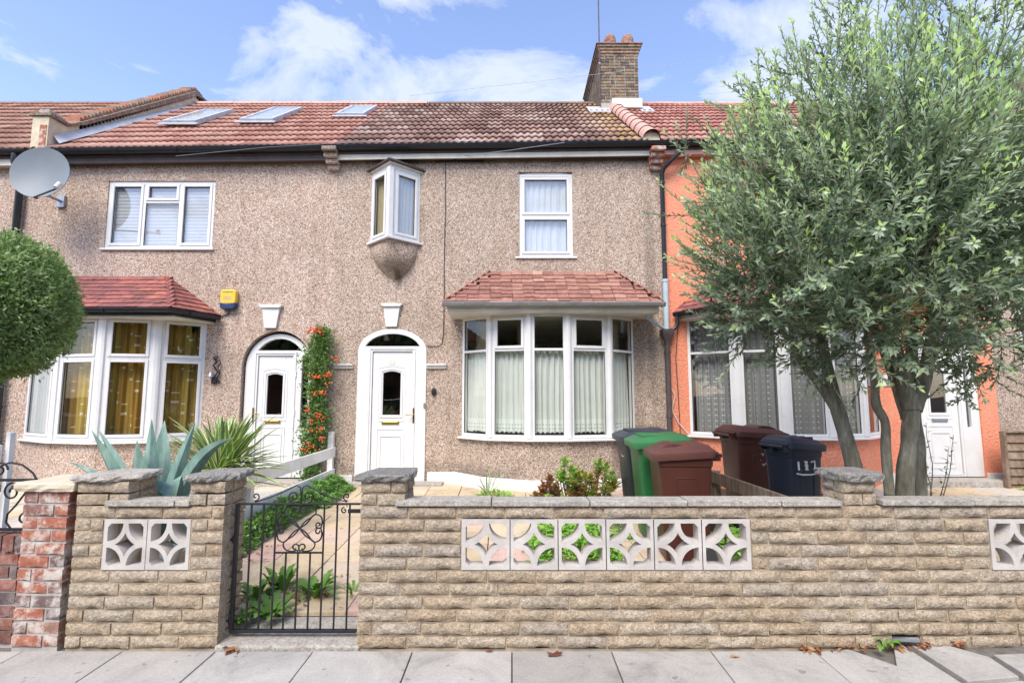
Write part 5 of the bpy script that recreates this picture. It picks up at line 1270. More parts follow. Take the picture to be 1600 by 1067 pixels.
# ================================================================ WHEELIE BINS
def rrect(L, Wd, c, n=3):
    pts = []
    for (sx, sy, a0) in ((1,1,0),(-1,1,PI/2),(-1,-1,PI),(1,-1,1.5*PI)):
        for k in range(n+1):
            a = a0+PI/2*k/n; pts.append((sx*(L/2-c)+c*math.cos(a), sy*(Wd/2-c)+c*math.sin(a)))
    return pts
def loft(m, levels):
    n = len(levels[0]); vs = [v for l in levels for v in l]
    m.add(vs, [(a*n+i, a*n+(i+1) % n, (a+1)*n+(i+1) % n, (a+1)*n+i) for a in range(len(levels)-1) for i in range(n)]+[tuple(range(n))[::-1], tuple((len(levels)-1)*n+i for i in range(n))])
def wheelie_bin(loc, rot, L, Wd, H, c, label, hump=True, marks=None):
    bm_body = plain('bin_plastic', c, .38, .12, 5, .15, 120, .45); bm_lid = plain('bin_lid_plastic', tuple(min(1, k*1.25+.01) for k in c), .45, .15, 4, .1, 100, .4)
    t = thing('wheelie_bin', (0,0,0), label, 'bin', 'wheelie bins in the front gardens')
    m = MB(); hb = H-.09; lev = []
    for z, s, sh in ((.05,.78,.03),(.12,.80,.03),(hb*.62,.91,.012),(hb-.09,.97,0),(hb-.085,1.0,0),(hb,1.03,0)):
        lev.append([(x*s+sh*L*.6, y*s, z) for x, y in rrect(L*.93, Wd*.95, .045)])
    loft(m, lev); m.build('body', bm_body, t, smooth='angle')
    for s in (1, -1):                                # pressed panel on both flanks
        m = MB(); za, zb_ = hb*.22, hb*.80
        def fl(u, z): k = .78+(z/hb)*.20; return (u*L*k+.008, s*(Wd*.475*k+.0015), z)
        pts = [fl(-.20,za),fl(.20,za)]+[fl(.20-.05*(1-math.cos(PI/2*i/4)), zb_-.05+.05*math.sin(PI/2*i/4)) for i in range(5)]+[fl(-.15-.05*math.sin(PI/2*i/4), zb_-.05+.05*math.cos(PI/2*i/4)) for i in range(5)]
        m.tube(pts, .0055, 5, closed=True); m.build('side_panel', bm_body, t, smooth='angle')
    m = MB(); lev = []; sl = lambda x: .035*(x/L)
    for z, s, dx in ((H-.115,1.06,-.012),(H-.075,1.08,-.012),(H-.055,1.07,-.012),(H-.035,.93,-.005),(H-.015,.84,0),(H-.006,.55,0)):
        lev.append([(x*s+dx, y*s, z+sl(x)) for x, y in rrect(L, Wd, .05)])
    loft(m, lev); lid = m.build('lid', bm_lid, t, smooth='angle')
    if hump:
        m = MB(); n = 10; yy = Wd*.30
        pr = [(-L*.42+.30*L*2*k/n*.9, H-.045+.055*math.sin(PI*k/n)**.8) for k in range(n+1)]
        vs = [(x, -yy, z) for x, z in pr]+[(x, yy, z) for x, z in pr]
        m.add(vs, [(k,k+1,n+2+k,n+1+k) for k in range(n)]+[tuple(range(n+1)), tuple(range(n+1,2*n+2))]); m.build('lid_hump', bm_lid, lid, smooth='angle')
        m = MB(); m.prism([(-L*.27+.16*L*k/8*2*.9, H-.040+.034*math.sin(PI*k/8)) for k in range(9)], 'y', -yy-.004, -yy+.0); m.build('grip_shade', m_black, lid)  # thin black plate painting the shaded opening under the hump
    else:
        for yk in (-.25, .0, .25): m = MB(); m.box(-L*.36, L*.34, Wd*yk-.012, Wd*yk+.012, H-.03, H-.002); m.build('lid_rib', bm_lid, lid, bevel=.006)
    m = MB(); hx = L*.60; m.tube([(hx,-Wd*.40,H-.085),(hx,Wd*.40,H-.085)], .017, 10)
    for s in (-1, 0, 1): m.box(L*.46, hx, s*Wd*.38-.014, s*Wd*.38+.014, H-.13, H-.075)
    m.build('handle', bm_body, t, smooth='angle')
    m = MB(); m.tube([(hx-.035,-Wd*.46,H-.062),(hx-.035,Wd*.46,H-.062)], .013, 8); m.build('lid_hinge', bm_lid, t)
    m = MB(); m.tube([(L*.42,-Wd*.45,.10),(L*.42,Wd*.45,.10)], .011, 8); m.build('axle', m_steel, t)
    for s in (-1, 1):
        y0_, y1_ = sorted((s*Wd*.42, s*Wd*.50)); m = MB(); m.prism([(L*.42+.10*math.cos(2*PI*k/20), .10+.10*math.sin(2*PI*k/20)) for k in range(20)], 'y', y0_, y1_); m.build('wheel', m_rubber, t, bevel=.012)
    if marks: marks(t, L, Wd, H)
    t.location = loc; t.rotation_euler = (0,0,rot); return t
m_mark = plain('white_print', (.78,.78,.76), .6, .1, 40)
m_pink = plain('pale_pink_sticker', (.70,.52,.60), .6, .1, 40)
def front_box(t, L, Wd, H, y0, y1, z0, z1, mat=None, name='sticker', cut=.0):
    k = lambda z: .78+(z/(H-.09))*.20; m = MB()
    m.add([(-L*.465*k(z0)+.012-.003, y0, z0),(-L*.465*k(z0)+.012-.003, y1, z0),(-L*.465*k(z1)+.009-.003, y1, z1),(-L*.465*k(z1)+.009-.003, y0, z1)], [(0,1,2,3)]); m.build(name, mat or m_mark, t)
def marks_brown(t, L, Wd, H):
    front_box(t, L, Wd, H, -.10, .0, H*.70, H*.80); front_box(t, L, Wd, H, -.07, -.02, H*.715, H*.785, m_black, 'recycling_mark')
    for k in range(2): front_box(t, L, Wd, H, -.12, .02, H*(.62-.05*k), H*(.64-.05*k), name='printed_line')
def marks_green(t, L, Wd, H):
    for k in range(4): front_box(t, L, Wd, H, -.12, .10-.02*k, H*(.74-.035*k), H*(.755-.035*k), name='printed_line')
    m = MB(); kx = lambda z: -L*.465*(.78+(z/(H-.09))*.20)+.008; m.add([(kx(H*.55+.07*math.sin(a)), .07*math.cos(a)-.02, H*.55+.07*math.sin(a)) for a in [2*PI*i/18 for i in range(18)]], [tuple(range(18))]); m.build('round_sticker', m_pink, t)
def marks_black(t, L, Wd, H):
    m = MB(); kx = lambda z: -L*.465*(.78+(z/(H-.09))*.20)+.006; m.tube([(kx(H*.74), .10*math.cos(a)-.02, H*.74+.045*math.sin(a)) for a in [2*PI*i/20 for i in range(20)]], .006, 5, closed=True)
    m.tube([(kx(H*.74), .035*math.cos(a)-.02, H*.74+.02*math.sin(a)) for a in [2*PI*i/12 for i in range(12)]], .005, 5, closed=True); m.build('oval_emblem', m_mark, t)
    for k in range(2): front_box(t, L, Wd, H, -.10, .06, H*(.64-.03*k), H*(.652-.03*k), name='printed_line')
def stroke(t, pts, y, r=.006, name='painted_stroke'):
    m = MB(); m.tube([(x, y(z), z) for x, z in pts], r, 5); m.build(name, m_mark, t)
def marks_grey(t, L, Wd, H):
    y = lambda z: Wd*.475*(.80+(z/(H-.09))*.20)+.004; s = -1     # digits on the +y flank, read with local +x to the left
    zb_ = H*.73; h = .075
    X_ = lambda u: s*u+0.02
    stroke(t, [(X_(-.085),zb_+h),(X_(-.080),zb_)], y, .009)
    for dx in (-.012, .012): stroke(t, [(X_(-.005+dx),zb_+h),(X_(.000-dx),zb_+h*.5),(X_(.004+dx),zb_)], y, .008)
    stroke(t, [(X_(-.014),zb_+h),(X_(.012),zb_+h*.9)], y, .006); stroke(t, [(X_(-.012),zb_),(X_(.016),zb_)], y, .006)
    stroke(t, [(X_(.05),zb_+h*.9),(X_(.088),zb_+h),(X_(.090),zb_+h*.5),(X_(.086),zb_)], y, .008)
    stroke(t, [(X_(-.10),zb_-.03),(X_(-.05),zb_-.042),(X_(.05),zb_-.044),(X_(.12),zb_-.034)], y, .007)
def marks_brown2(t, L, Wd, H):
    y = lambda z: Wd*.475*(.78+(z/(H-.09))*.20)+.002
    r_ = random.Random(3)
    for k in range(9):
        x = r_.uniform(-.10,.04); z = H*r_.uniform(.62,.74); stroke(t, [(x,z),(x+r_.uniform(-.02,.02),z+r_.uniform(.008,.028))], y, .004, 'paint_fleck')
BR, GRN, BLK, GRY = (.082,.028,.019), (.022,.13,.04), (.024,.028,.038), (.030,.036,.048)
wheelie_bin((1.50,4.68,.05), R(-4), .50, .50, 1.01, BR, 'brown wheelie bin nearest the wall, with white stickers on its narrow left side', marks=marks_brown)
wheelie_bin((1.49,5.30,.07), R(-2), .54, .54, 1.03, GRN, 'green wheelie bin between the brown one and the black one', hump=False, marks=marks_green)
wheelie_bin((1.52,6.02,.07), R(0), .56, .56, 1.03, BLK, 'black wheelie bin with a white oval emblem behind the green bin', hump=False, marks=marks_black)
wheelie_bin((2.63,5.72,.08), R(182), .54, .52, 1.07, BR, 'brown wheelie bin in front of the orange house, flecked with white paint', marks=marks_brown2)
wheelie_bin((2.62,4.86,.05), R(193), .38, .38, 1.06, GRY, 'dark grey wheelie bin with a hand-painted number 187 underlined in white', hump=False, marks=marks_grey)
# ================================================================ PIPES, DISH, ALARM, SMALL FITTINGS
def pipe(parent, pts, r, mat, name='downpipe', clips=()):
    m = MB(); m.tube(pts, r, 12); o = m.build(name, mat, parent, smooth='angle')
    for c in clips: mm = MB(); mm.tube([(c[0],c[1],c[2]-.02),(c[0],c[1],c[2]+.02)], r+.008, 12); mm.build('pipe_collar', mat, parent, smooth='angle')
    return o
xd = X(1036,400); yd = 7.93
DP = thing('downpipe', (xd, yd, .3), 'black, pale blue and brown drainpipe with a hopper between the brown and orange houses', 'drainpipe')
zj, zh_ = Z(440), Z(519)
go_ = P(1061,228,EAVE_Y-.06)
pipe(DP, [(go_.x,EAVE_Y-.06,ez(2.6)-.05),(go_.x,EAVE_Y-.06,ez(2.6)-.20),(xd+.02,7.88,ez(2.6)-.42),(xd,yd,ez(2.6)-.50),(xd,yd,zj)], .036, m_black, 'upper_pipe', [(xd,yd,zj+.9),(xd,yd,zj+1.6)])
pipe(DP, [(xd,yd,zj+.02),(xd,yd,zh_)], .044, m_bluepipe, 'middle_pipe', [(xd,yd,zj)])
m = MB(); loft(m, [[(xd+a*s, 7.92+b*s, z) for a, b in rrect(1,1,.2)] for z, s in ((zh_+.03,.20),(zh_-.05,.19),(zh_-.13,.09),(zh_-.2,.08))]); m.build('hopper', m_ironpipe, DP, smooth='angle')
pipe(DP, [(xd,7.92,zh_-.18),(xd,7.92,.1)], .042, m_ironpipe, 'lower_pipe', [(xd,7.92,zh_-.32),(xd,7.92,Z(650))])
a = P(1010,490,7.6); pipe(DP, [(a.x,7.45,a.z+.0),(a.x+.01,7.6,a.z-.06),(xd-.08,7.86,zh_+.05),(xd,7.9,zh_+.0)], .026, m_bluepipe, 'bay_outlet_pipe')
a = P(1058,492,7.9); pipe(DP, [(a.x,7.9,a.z+.05),(a.x,7.9,a.z-.15),(a.x-.05,7.9,zh_+.04),(xd+.04,7.9,zh_+.01)], .03, m_black, 'neighbour_outlet_pipe')
xq = X(20,480); LP = thing('downpipe', (xq, 7.92, 0), 'black drainpipe between the far left house and its neighbour', 'drainpipe')
pipe(LP, [(xq,EAVE_Y-.05,ez(-7.8)-.08),(xq,EAVE_Y-.05,ez(-7.8)-.2),(xq,7.92,ez(-7.8)-.5),(xq,7.92,.05)], .05, m_black, 'pipe', [(xq,7.92,3.6),(xq,7.92,1.3)])
# satellite dish
dc = P(62,269,7.35); nrm = Vector((.18,-.96,.12)).normalized(); ux = nrm.cross(Vector((0,0,1))).normalized(); uz = ux.cross(nrm)
DI = thing('satellite_dish', (dc.x, 7.9, dc.z-.3), 'grey satellite dish on a wall bracket at the upper left', 'satellite dish')
m_dish = plain('grey_dish_paint', (.17,.20,.22), .5, .08, 3, .1)
m = MB(); rd = .40; nr_, ns_ = 8, 40
rings = []
for j in range(nr_+1):
    r_ = rd*j/nr_; rings.append([dc+ux*(r_*math.cos(2*PI*k/ns_)*.97)+uz*(r_*1.03*math.sin(2*PI*k/ns_))-nrm*(.07*(1-(j/nr_)**2)) for k in range(ns_)])
vs = [v for r_ in rings for v in r_]+[v-nrm*.012 for r_ in rings for v in r_]; o_ = len(vs)//2
fs = [(j*ns_+k, j*ns_+(k+1) % ns_, (j+1)*ns_+(k+1) % ns_, (j+1)*ns_+k) for j in range(nr_) for k in range(ns_)]
fs += [tuple(i+o_ for i in f[::-1]) for f in fs]+[(nr_*ns_+k, nr_*ns_+(k+1) % ns_, o_+nr_*ns_+(k+1) % ns_, o_+nr_*ns_+k) for k in range(ns_)]
m.add(vs, fs); m.build('reflector', m_dish, DI, smooth='angle')
lnb = P(89,291,7.0); low = dc-uz*.40-nrm*.02
m = MB(); m.tube([low+nrm*-.03, low+nrm*.03-uz*.02, lnb+Vector((0,.02,-.02))], .014, 8); m.build('feed_arm', m_black, DI, smooth='angle')
m = MB(); m.tube([lnb+Vector((0,-.02,-.03)), lnb+Vector((.01,.03,.05))], [.030,.034], 12); m.build('receiver', m_cream, DI, smooth='angle')
wb = Vector((X(98,316),7.97,Z(316))); m = MB(); m.box(wb.x-.06, wb.x+.06, 7.955, 7.998, wb.z-.10, wb.z+.10); m.build('wall_plate', m_steel, DI, bevel=.004)
m = MB(); m.tube([wb, Vector((wb.x,7.6,wb.z)), Vector((wb.x-.15,7.5,wb.z+.06)), dc-nrm*.10-uz*.12], .022, 8); m.build('bracket_arm', m_steel, DI, smooth='angle')
m = MB(); m.box(-.05,.05,-.05,.05,-.16,.10); 
for i, v in enumerate(m.v): m.v[i] = dc-nrm*.16-uz*.12+ux*v.x+nrm*v.y+uz*v.z
m.build('mount', m_black, DI, bevel=.006)
# alarm box
ax0, ax1, az0, az1 = X(349,468), X(373,468), Z(484), Z(454)
AB = thing('alarm_box', ((ax0+ax1)/2, 7.98, az0), 'yellow burglar alarm box with a dark blue base on the left house', 'alarm box')
m_yel = plain('yellow_plastic', (.80,.50,.05), .35, .08, 20); m_blu = plain('navy_plastic', (.02,.045,.12), .35, .08, 20)
w_ = ax1-ax0; m = MB(); prf = [(ax0+.01,az0+.08),(ax1-.01,az0+.08),(ax1,az0+.14),(ax1,az1-.03),(ax1-.03,az1),(ax0+.03,az1),(ax0,az1-.03),(ax0,az0+.14)]
m.prism(prf, 'y', 7.90, 7.995); m.build('cover', m_yel, AB, bevel=.014)
m = MB(); m.prism([(ax0+.025,az0),(ax1-.025,az0),(ax1-.004,az0+.05),(ax1-.004,az0+.10),((ax0+ax1)/2,az0+.078),(ax0+.004,az0+.10),(ax0+.004,az0+.05)], 'y', 7.893, 7.992); m.build('base', m_blu, AB, bevel=.008)
m = MB(); m.add([(ax0+.04,7.895,az1-.045),(ax1-.04,7.895,az1-.045),(ax1-.04,7.93,az1+.006),(ax0+.04,7.93,az1+.006)], [(0,1,2,3)]); m.build('solar_panel', m_blu, AB)
for k in range(2): m = MB(); m.box(ax0+.05, ax1-.06, 7.8985, 7.8995, az0+.145+.03*k, az0+.157+.03*k); m.build('printed_line', m_steel, AB)
m = MB(); m.tube([((ax0+ax1)/2,7.96,az0),((ax0+ax1)/2-.01,7.98,az0-.07),(ax0-.05,7.985,az0-.115),(X(340,495),7.985,az0-.11)], .008, 6); m.build('cable', m_black, AB)
# bell and lantern bracket by the left door
lx, lz = X(338,585), Z(600); BE = thing('wall_bell', (lx, 7.98, lz), 'ornate black iron wall bell beside the left front door', 'door bell')
m = MB(); pts = [(lx-.02+.035*math.sin(t*2.1)+.01*t, 7.955, lz+.40-.055*t) for t in range(8)]; m.tube(pts, .014, 6)
m.tube([(lx+.06+.02*math.sin(t*1.7), 7.96, lz+.36-.04*t) for t in range(9)], .009, 6); m.tube([(a_, 7.955, b_) for a_, b_ in spiral(lx+.0, lz+.40, .04, 1.2, 0)], .009, 6); m.build('bracket', m_iron, BE, smooth='angle')
m = MB(); loft(m, [[(lx-.045+r_*math.cos(2*PI*k/12), 7.93+r_*math.sin(2*PI*k/12), z) for k in range(12)] for z, r_ in ((lz+.12,.05),(lz+.14,.042),(lz+.18,.028),(lz+.20,.01))]); m.build('bell', m_steel, BE, smooth='angle')
m = MB(); m.box(lx-.05, lx+.03, 7.95, 7.985, lz, lz+.11); m.build('back_plate', m_iron, BE, bevel=.012)
kx, kz = X(678,612), Z(612); m = MB(); loft(m, [[(kx+.038*s*math.cos(2*PI*k/14), y, kz+.06*s*math.sin(2*PI*k/14)) for k in range(14)] for y, s in ((7.998,1),(7.965,1),(7.945,.7),(7.94,.2))])
tag(m.build('doorbell_knob', m_black, None, smooth='angle'), 'small oval black fitting on the wall right of the centre door', 'wall fitting')  # black oval doorbell knob, not a box for keys
kx, kz = X(663.5,633), Z(633); m = MB(); m.box(kx-.014, kx+.014, 7.955, 7.979, kz-.04, kz+.04); tag(m.build('bell_push', m_steel, None, bevel=.004), 'small grey bell push on the right jamb of the centre door', 'door bell')
kx, kz = X(612,564), Z(566); m = MB(); m.box(kx-.05, kx+.05, 7.998, 8.0045, kz-.035, kz+.035); tag(m.build('blank_plate', m_cream, None, bevel=.003), 'pale blank plate above the glass of the centre door', 'plate')
# cables
def cable(pts, label, mat=None, r=.006):
    m = MB(); m.tube(pts, r, 6); return tag(m.build('cable', mat or m_black, None, smooth='angle'), label, 'cable')
vx = X(695,380); cable([(vx,7.99,ez(0)-.12)]+[(vx+random.uniform(-.008,.008),7.985,Z(y)) for y in range(270,500,30)]+[(vx,7.985,Z(520)),(vx-.02,7.985,Z(536)),(vx-.08,7.985,Z(541)),(X(668,541),7.985,Z(541))], 'thin black cable running down the wall between the oriel and the bay')
cable([P(x_, y_, 7.97) for x_, y_ in ((1043,535),(1046,560),(1040,580),(1046,600),(1055,618),(1050,640),(1060,660),(1078,680))], 'loose white cable hanging on the orange wall', m_white, .007)
cable([P(x_, y_, 7.98) for x_, y_ in ((1060,500),(1056,560),(1060,620),(1063,678))], 'thin dark cable running straight down the orange wall', m_brown, .006)
m = MB(); m.box(X(680,250), X(756,250), 7.965, 7.995, Z(254), Z(248)); m.box(X(712,246)-.02, X(712,246)+.02, 7.93, 7.965, Z(256), Z(243)); tag(m.build('cable_bracket', m_black, None), 'black cable bracket strip on the wall just below the eave', 'bracket')
cable([P(712,245,7.92), P(790,236,7.6), P(882,223,7.55)], 'slack grey wire looping from the eave bracket up to the gutter', m_steel, .005)
cable([P(275,244,7.6), P(420,230,7.4), P(640,218,7.3)], 'slack pale wire looped across the gutter of the left house', m_steel, .003)
ap = P(938,160,10.55); AE = MB(); AE.tube([(ap.x-.0,10.56,7.72),(ap.x,10.56,11.2)], .014, 8)
ae = thing('aerial_mast', (ap.x,10.56,7.72), 'thin rusty aerial mast standing against the brick chimney', 'aerial'); AE.build('mast', m_ironpipe, ae)
m = MB(); m.box(ap.x-.02, ap.x+.02, 10.545, 10.60, 8.7, 8.72); m.build('clamp', m_steel, ae)
# overhead wires crossing the sky
for (a_, b_), lb_ in (((P(640,150,9),P(1600,8,16)), 'thin overhead wire crossing the sky behind the tree, the upper one'), ((P(690,170,12),P(1600,95,18)), 'thin overhead wire crossing the sky low over the roofs')):
    m = MB(); m.tube([a_+(b_-a_)*(k/8)-Vector((0,0,.25*math.sin(PI*k/8))) for k in range(9)], .0035, 5); tag(m.build('overhead_wire', m_flash, None), lb_, 'wire')

# ================================================================ FOLIAGE
def unit(a): return a/np.maximum(np.linalg.norm(a, axis=-1, keepdims=True), 1e-9)
def leaf_mesh(name, base, d, up, L, Wd, attr, mat, parent, kind='stuff', fold=.18, mid=.5):
    """many folded, pointed leaves: 5 vertices and 4 triangles each"""
    d = unit(d); s = unit(np.cross(d, up)); n = np.cross(s, d); L = L[:, None]; Wd = Wd[:, None]
    v = np.stack([base, base+d*L*mid+s*Wd*.5+n*Wd*fold, base+d*L*mid*.98-n*L*.0, base+d*L*mid-s*Wd*.5+n*Wd*fold, base+d*L-n*L*.08], 1)
    N = len(base); f = np.array([[0,2,1],[0,3,2],[1,2,4],[2,3,4]]); F = (np.arange(N)[:, None, None]*5+f[None]).reshape(-1, 3)
    return npmesh(name, v.reshape(-1, 3), F, np.repeat(attr, 4), mat, parent, kind=kind)
def broad_mesh(name, base, d, up, L, Wd, attr, mat, parent, kind='stuff', curl=.15):
    """broad ovate leaves: 8 vertices, 8 triangles"""
    d = unit(d); s = unit(np.cross(d, up)); n = np.cross(s, d); L = L[:, None]; Wd = Wd[:, None]
    v = np.stack([base, base+d*L*.3+s*Wd*.42+n*Wd*.12, base+d*L*.3, base+d*L*.3-s*Wd*.42+n*Wd*.12,
                  base+d*L*.65+s*Wd*.40+n*Wd*.10-n*L*curl*.4, base+d*L*.65-n*L*curl*.5, base+d*L*.65-s*Wd*.40+n*Wd*.10-n*L*curl*.4, base+d*L-n*L*curl], 1)
    N = len(base); f = np.array([[0,2,1],[0,3,2],[1,2,5],[1,5,4],[2,3,6],[2,6,5],[4,5,7],[5,6,7]]); F = (np.arange(N)[:, None, None]*8+f[None]).reshape(-1, 3)
    return npmesh(name, v.reshape(-1, 3), F, np.repeat(attr, 8), mat, parent, kind=kind)
def branch_tube(mb, p0, p1, r0, r1, wob=.05, n=7, seg=10):
    pts = []; rr = []
    p0, p1 = Vector(p0), Vector(p1); L = (p1-p0).length
    for k in range(seg+1):
        t = k/seg; q_ = p0+(p1-p0)*t; w = math.sin(PI*t)*wob*L
        pts.append(q_+Vector((mnoise.noise(q_*2.3)*w, mnoise.noise(q_*2.3+Vector((9,0,0)))*w, 0))); rr.append((r0+(r1-r0)*t)*(1+.10*mnoise.noise(q_*7)))
    mb.tube(pts, rr, n)
# ---- the big evergreen on the right
T1 = thing('tree', (P(1415,760,3.95).x, 3.95, 0), 'large many-stemmed evergreen tree with narrow grey-green leaves in front of the orange house', 'tree')
TY = 3.95
def stem(name, pxs, radii, Ys=None, n=14, base0=None):
    pts = [P(x_, y_, TY if Ys is None else Ys[i]) for i, (x_, y_) in enumerate(pxs)]
    if base0: pts = [Vector((pts[0].x+base0, pts[0].y, .0))]+pts; radii = [radii[0]*1.18]+list(radii)
    # Catmull-Rom through the points
    out = []; rr = []
    for i in range(len(pts)-1):
        a, b, c, d_ = pts[max(i-1,0)], pts[i], pts[i+1], pts[min(i+2,len(pts)-1)]
        for k in range(8):
            t = k/8; q_ = .5*((2*b)+(c-a)*t+(2*a-5*b+4*c-d_)*t*t+(3*b-a-3*c+d_)*t**3); out.append(q_)
            rr.append((radii[i]+(radii[i+1]-radii[i])*t)*(1+.14*mnoise.noise(q_*6)+.06*mnoise.noise(q_*21)))
    out.append(pts[-1]); rr.append(radii[-1]); m = MB(); m.tube(out, rr, n)
    return m.build(name, m_bark, T1, smooth=True)
stem('trunk', [(1414,775),(1419,700),(1424,650),(1425,615)], [.060,.055,.057,.054], base0=-.01)
stem('trunk', [(1425,640),(1412,590),(1398,540),(1380,470),(1360,380)], [.062,.050,.044,.034,.02])
stem('trunk', [(1427,640),(1444,590),(1456,530),(1470,450),(1500,340)], [.062,.050,.044,.034,.02])
stem('trunk', [(1424,622),(1424,560),(1428,480),(1430,380)], [.046,.040,.034,.02], Ys=[3.98,4.05,4.1,4.2])
stem('trunk', [(1416,655),(1388,570),(1350,480),(1300,400)], [.036,.030,.024,.015], Ys=[4.0,4.05,4.1,4.15])
stem('trunk', [(1342,775),(1333,725),(1315,660),(1302,615),(1290,560),(1270,470),(1240,380)], [.066,.058,.052,.046,.038,.03,.018], Ys=[4.1]*7, base0=.03)
stem('trunk', [(1306,640),(1278,598),(1255,570),(1225,520),(1180,440)], [.036,.030,.027,.022,.012], Ys=[4.1]*5)
stem('trunk', [(1390,775),(1384,700),(1383,660),(1369,632),(1366,590),(1355,520),(1330,430)], [.036,.033,.028,.034,.027,.022,.015], Ys=[3.9]*7, base0=.0)
stem('trunk', [(1440,775),(1438,700),(1432,640),(1450,560)], [.04,.038,.03,.02], Ys=[4.25]*4, base0=.02)
blobs = [(X_, Y__, D_, r_, n_*.93*(.38 if Y__ < 130 else (.75 if Y__ < 210 else 1))) for (X_, Y__, D_, r_, n_) in [(1400,330,3.95,1.02,330),(1330,330,4.9,.8,120),(1480,300,4.9,.8,130),(1420,160,4.7,.6,90),(1250,400,4.8,.55,70),(1560,420,4.7,.6,80),(1200,280,4.6,.45,60),(1205,290,3.9,.38,110),(1170,415,3.9,.28,80),(1200,450,3.7,.38,80),(1270,200,3.95,.46,95),(1330,110,4.0,.40,75),(1420,80,4.1,.40,75),(1520,50,4.0,.42,90),
         (1560,170,3.9,.52,110),(1600,330,3.95,.60,120),(1590,470,3.9,.42,80),(1535,515,3.8,.28,50),(1400,480,3.6,.36,85),(1290,490,3.7,.36,80),(1345,520,3.8,.24,40),(1340,300,3.3,.62,130),(1480,330,3.3,.62,130),(1430,200,3.5,.62,120),
         (1680,200,4.0,.60,90),(1700,400,4.0,.50,80),(1150,350,4.0,.20,40),(1300,380,4.6,.7,90),(1450,300,4.6,.8,110),(1240,360,3.4,.5,100),(1190,170,4.0,.16,14),(1370,30,4.0,.25,34),(1620,90,4.0,.45,60),(1175,490,3.9,.20,30),(1500,560,3.85,.14,14)]]
def shoots(blobs, mult, llen, lwid, per, slen, mat, parent, name, updir=.55, seed=3, twr=.0035):
    g = np.random.RandomState(seed); cen = Vector(P(1400,330,3.95)); B = []; D = []; U = []; Ls = []; Ws = []; A = []; tw = []; tf = []
    for (px, py, Y, r, n) in blobs:
        c = np.array(P(px, py, Y)); n = int(n*mult)
        dirs = unit(g.normal(size=(n, 3))); fr_ = g.rand(n)**.5; rad = r*(.45+.55*fr_); dk = np.clip(.35+.85*fr_**2+.25*dirs[:,2]-.15*dirs[:,1], .25, 1.25)  # inner shoots darker, tops and fronts lighter: crown shading put into leaf colour
        p0 = c+dirs*rad[:, None]
        out = unit(dirs*.8+unit(p0-np.array(cen))*.35+np.array([0,0,updir])+g.normal(size=(n,3))*.28)
        for i in range(n):
            sl_ = slen*(.6+.8*g.rand()); K = int(sl_/per); d0 = out[i]; d1 = unit(d0+np.array([0,0,.45])+g.normal(size=3)*.15); p = p0[i].copy()
            ortho = unit(np.cross(d0, g.normal(size=3))); o2 = np.cross(d0, ortho); ph = g.rand()*6.28; pts = [p.copy()]
            tone = g.rand()
            for k in range(K):
                t = k/K; dd = unit(d0*(1-t)+d1*t); p = p+dd*per; a = ph+k*2.4
                rv = ortho*math.cos(a)+o2*math.sin(a); ld = unit(dd*.80+rv*(.80-.30*t)+g.normal(size=3)*.06)
                B.append(p.copy()); D.append(ld); U.append(unit(dd*.6-rv*.6+np.array([0,0,.4]))); Ls.append(llen*(.65+.5*g.rand())*(1-.25*t)); Ws.append(lwid*(.8+.4*g.rand()))
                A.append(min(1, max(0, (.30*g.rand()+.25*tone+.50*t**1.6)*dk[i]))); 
                if k % 4 == 3: pts.append(p.copy())
            for u_ in range(2):
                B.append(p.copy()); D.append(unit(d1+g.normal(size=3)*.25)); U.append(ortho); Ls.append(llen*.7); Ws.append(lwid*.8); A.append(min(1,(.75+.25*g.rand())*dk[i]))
            pts.append(p.copy()); b0 = len(tw)
            for q_ in pts:
                for k in range(3): tw.append(q_+twr*(ortho*math.cos(k*2.1)+o2*math.sin(k*2.1)))
            for s_ in range(len(pts)-1):
                for k in range(3): tf.append((b0+s_*3+k, b0+s_*3+(k+1) % 3, b0+s_*3+3+(k+1) % 3, b0+s_*3+3+k))
    leaf_mesh(name, np.array(B), np.array(D), np.array(U), np.array(Ls), np.array(Ws), np.array(A), mat, parent)
    npmesh('twigs', np.array(tw), np.array(tf), None, m_bark, parent, kind='stuff')
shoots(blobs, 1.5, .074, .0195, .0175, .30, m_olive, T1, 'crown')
m = MB()
for (px, py, Y, r, n) in blobs[:24]: branch_tube(m, P(1415,470,4.0), P(px,py,Y), .022, .006, .10)
m.build('branches', m_bark, T1, smooth=True, kind='stuff')
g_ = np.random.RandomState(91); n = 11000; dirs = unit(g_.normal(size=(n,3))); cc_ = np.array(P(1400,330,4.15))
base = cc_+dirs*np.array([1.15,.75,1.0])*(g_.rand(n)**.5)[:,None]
leaf_mesh('inner_foliage', base, g_.normal(size=(n,3))+np.array([0,0,.4]), g_.normal(size=(n,3)), .085+.02*g_.rand(n), .026+.008*g_.rand(n), .22*g_.rand(n), m_olive, T1)
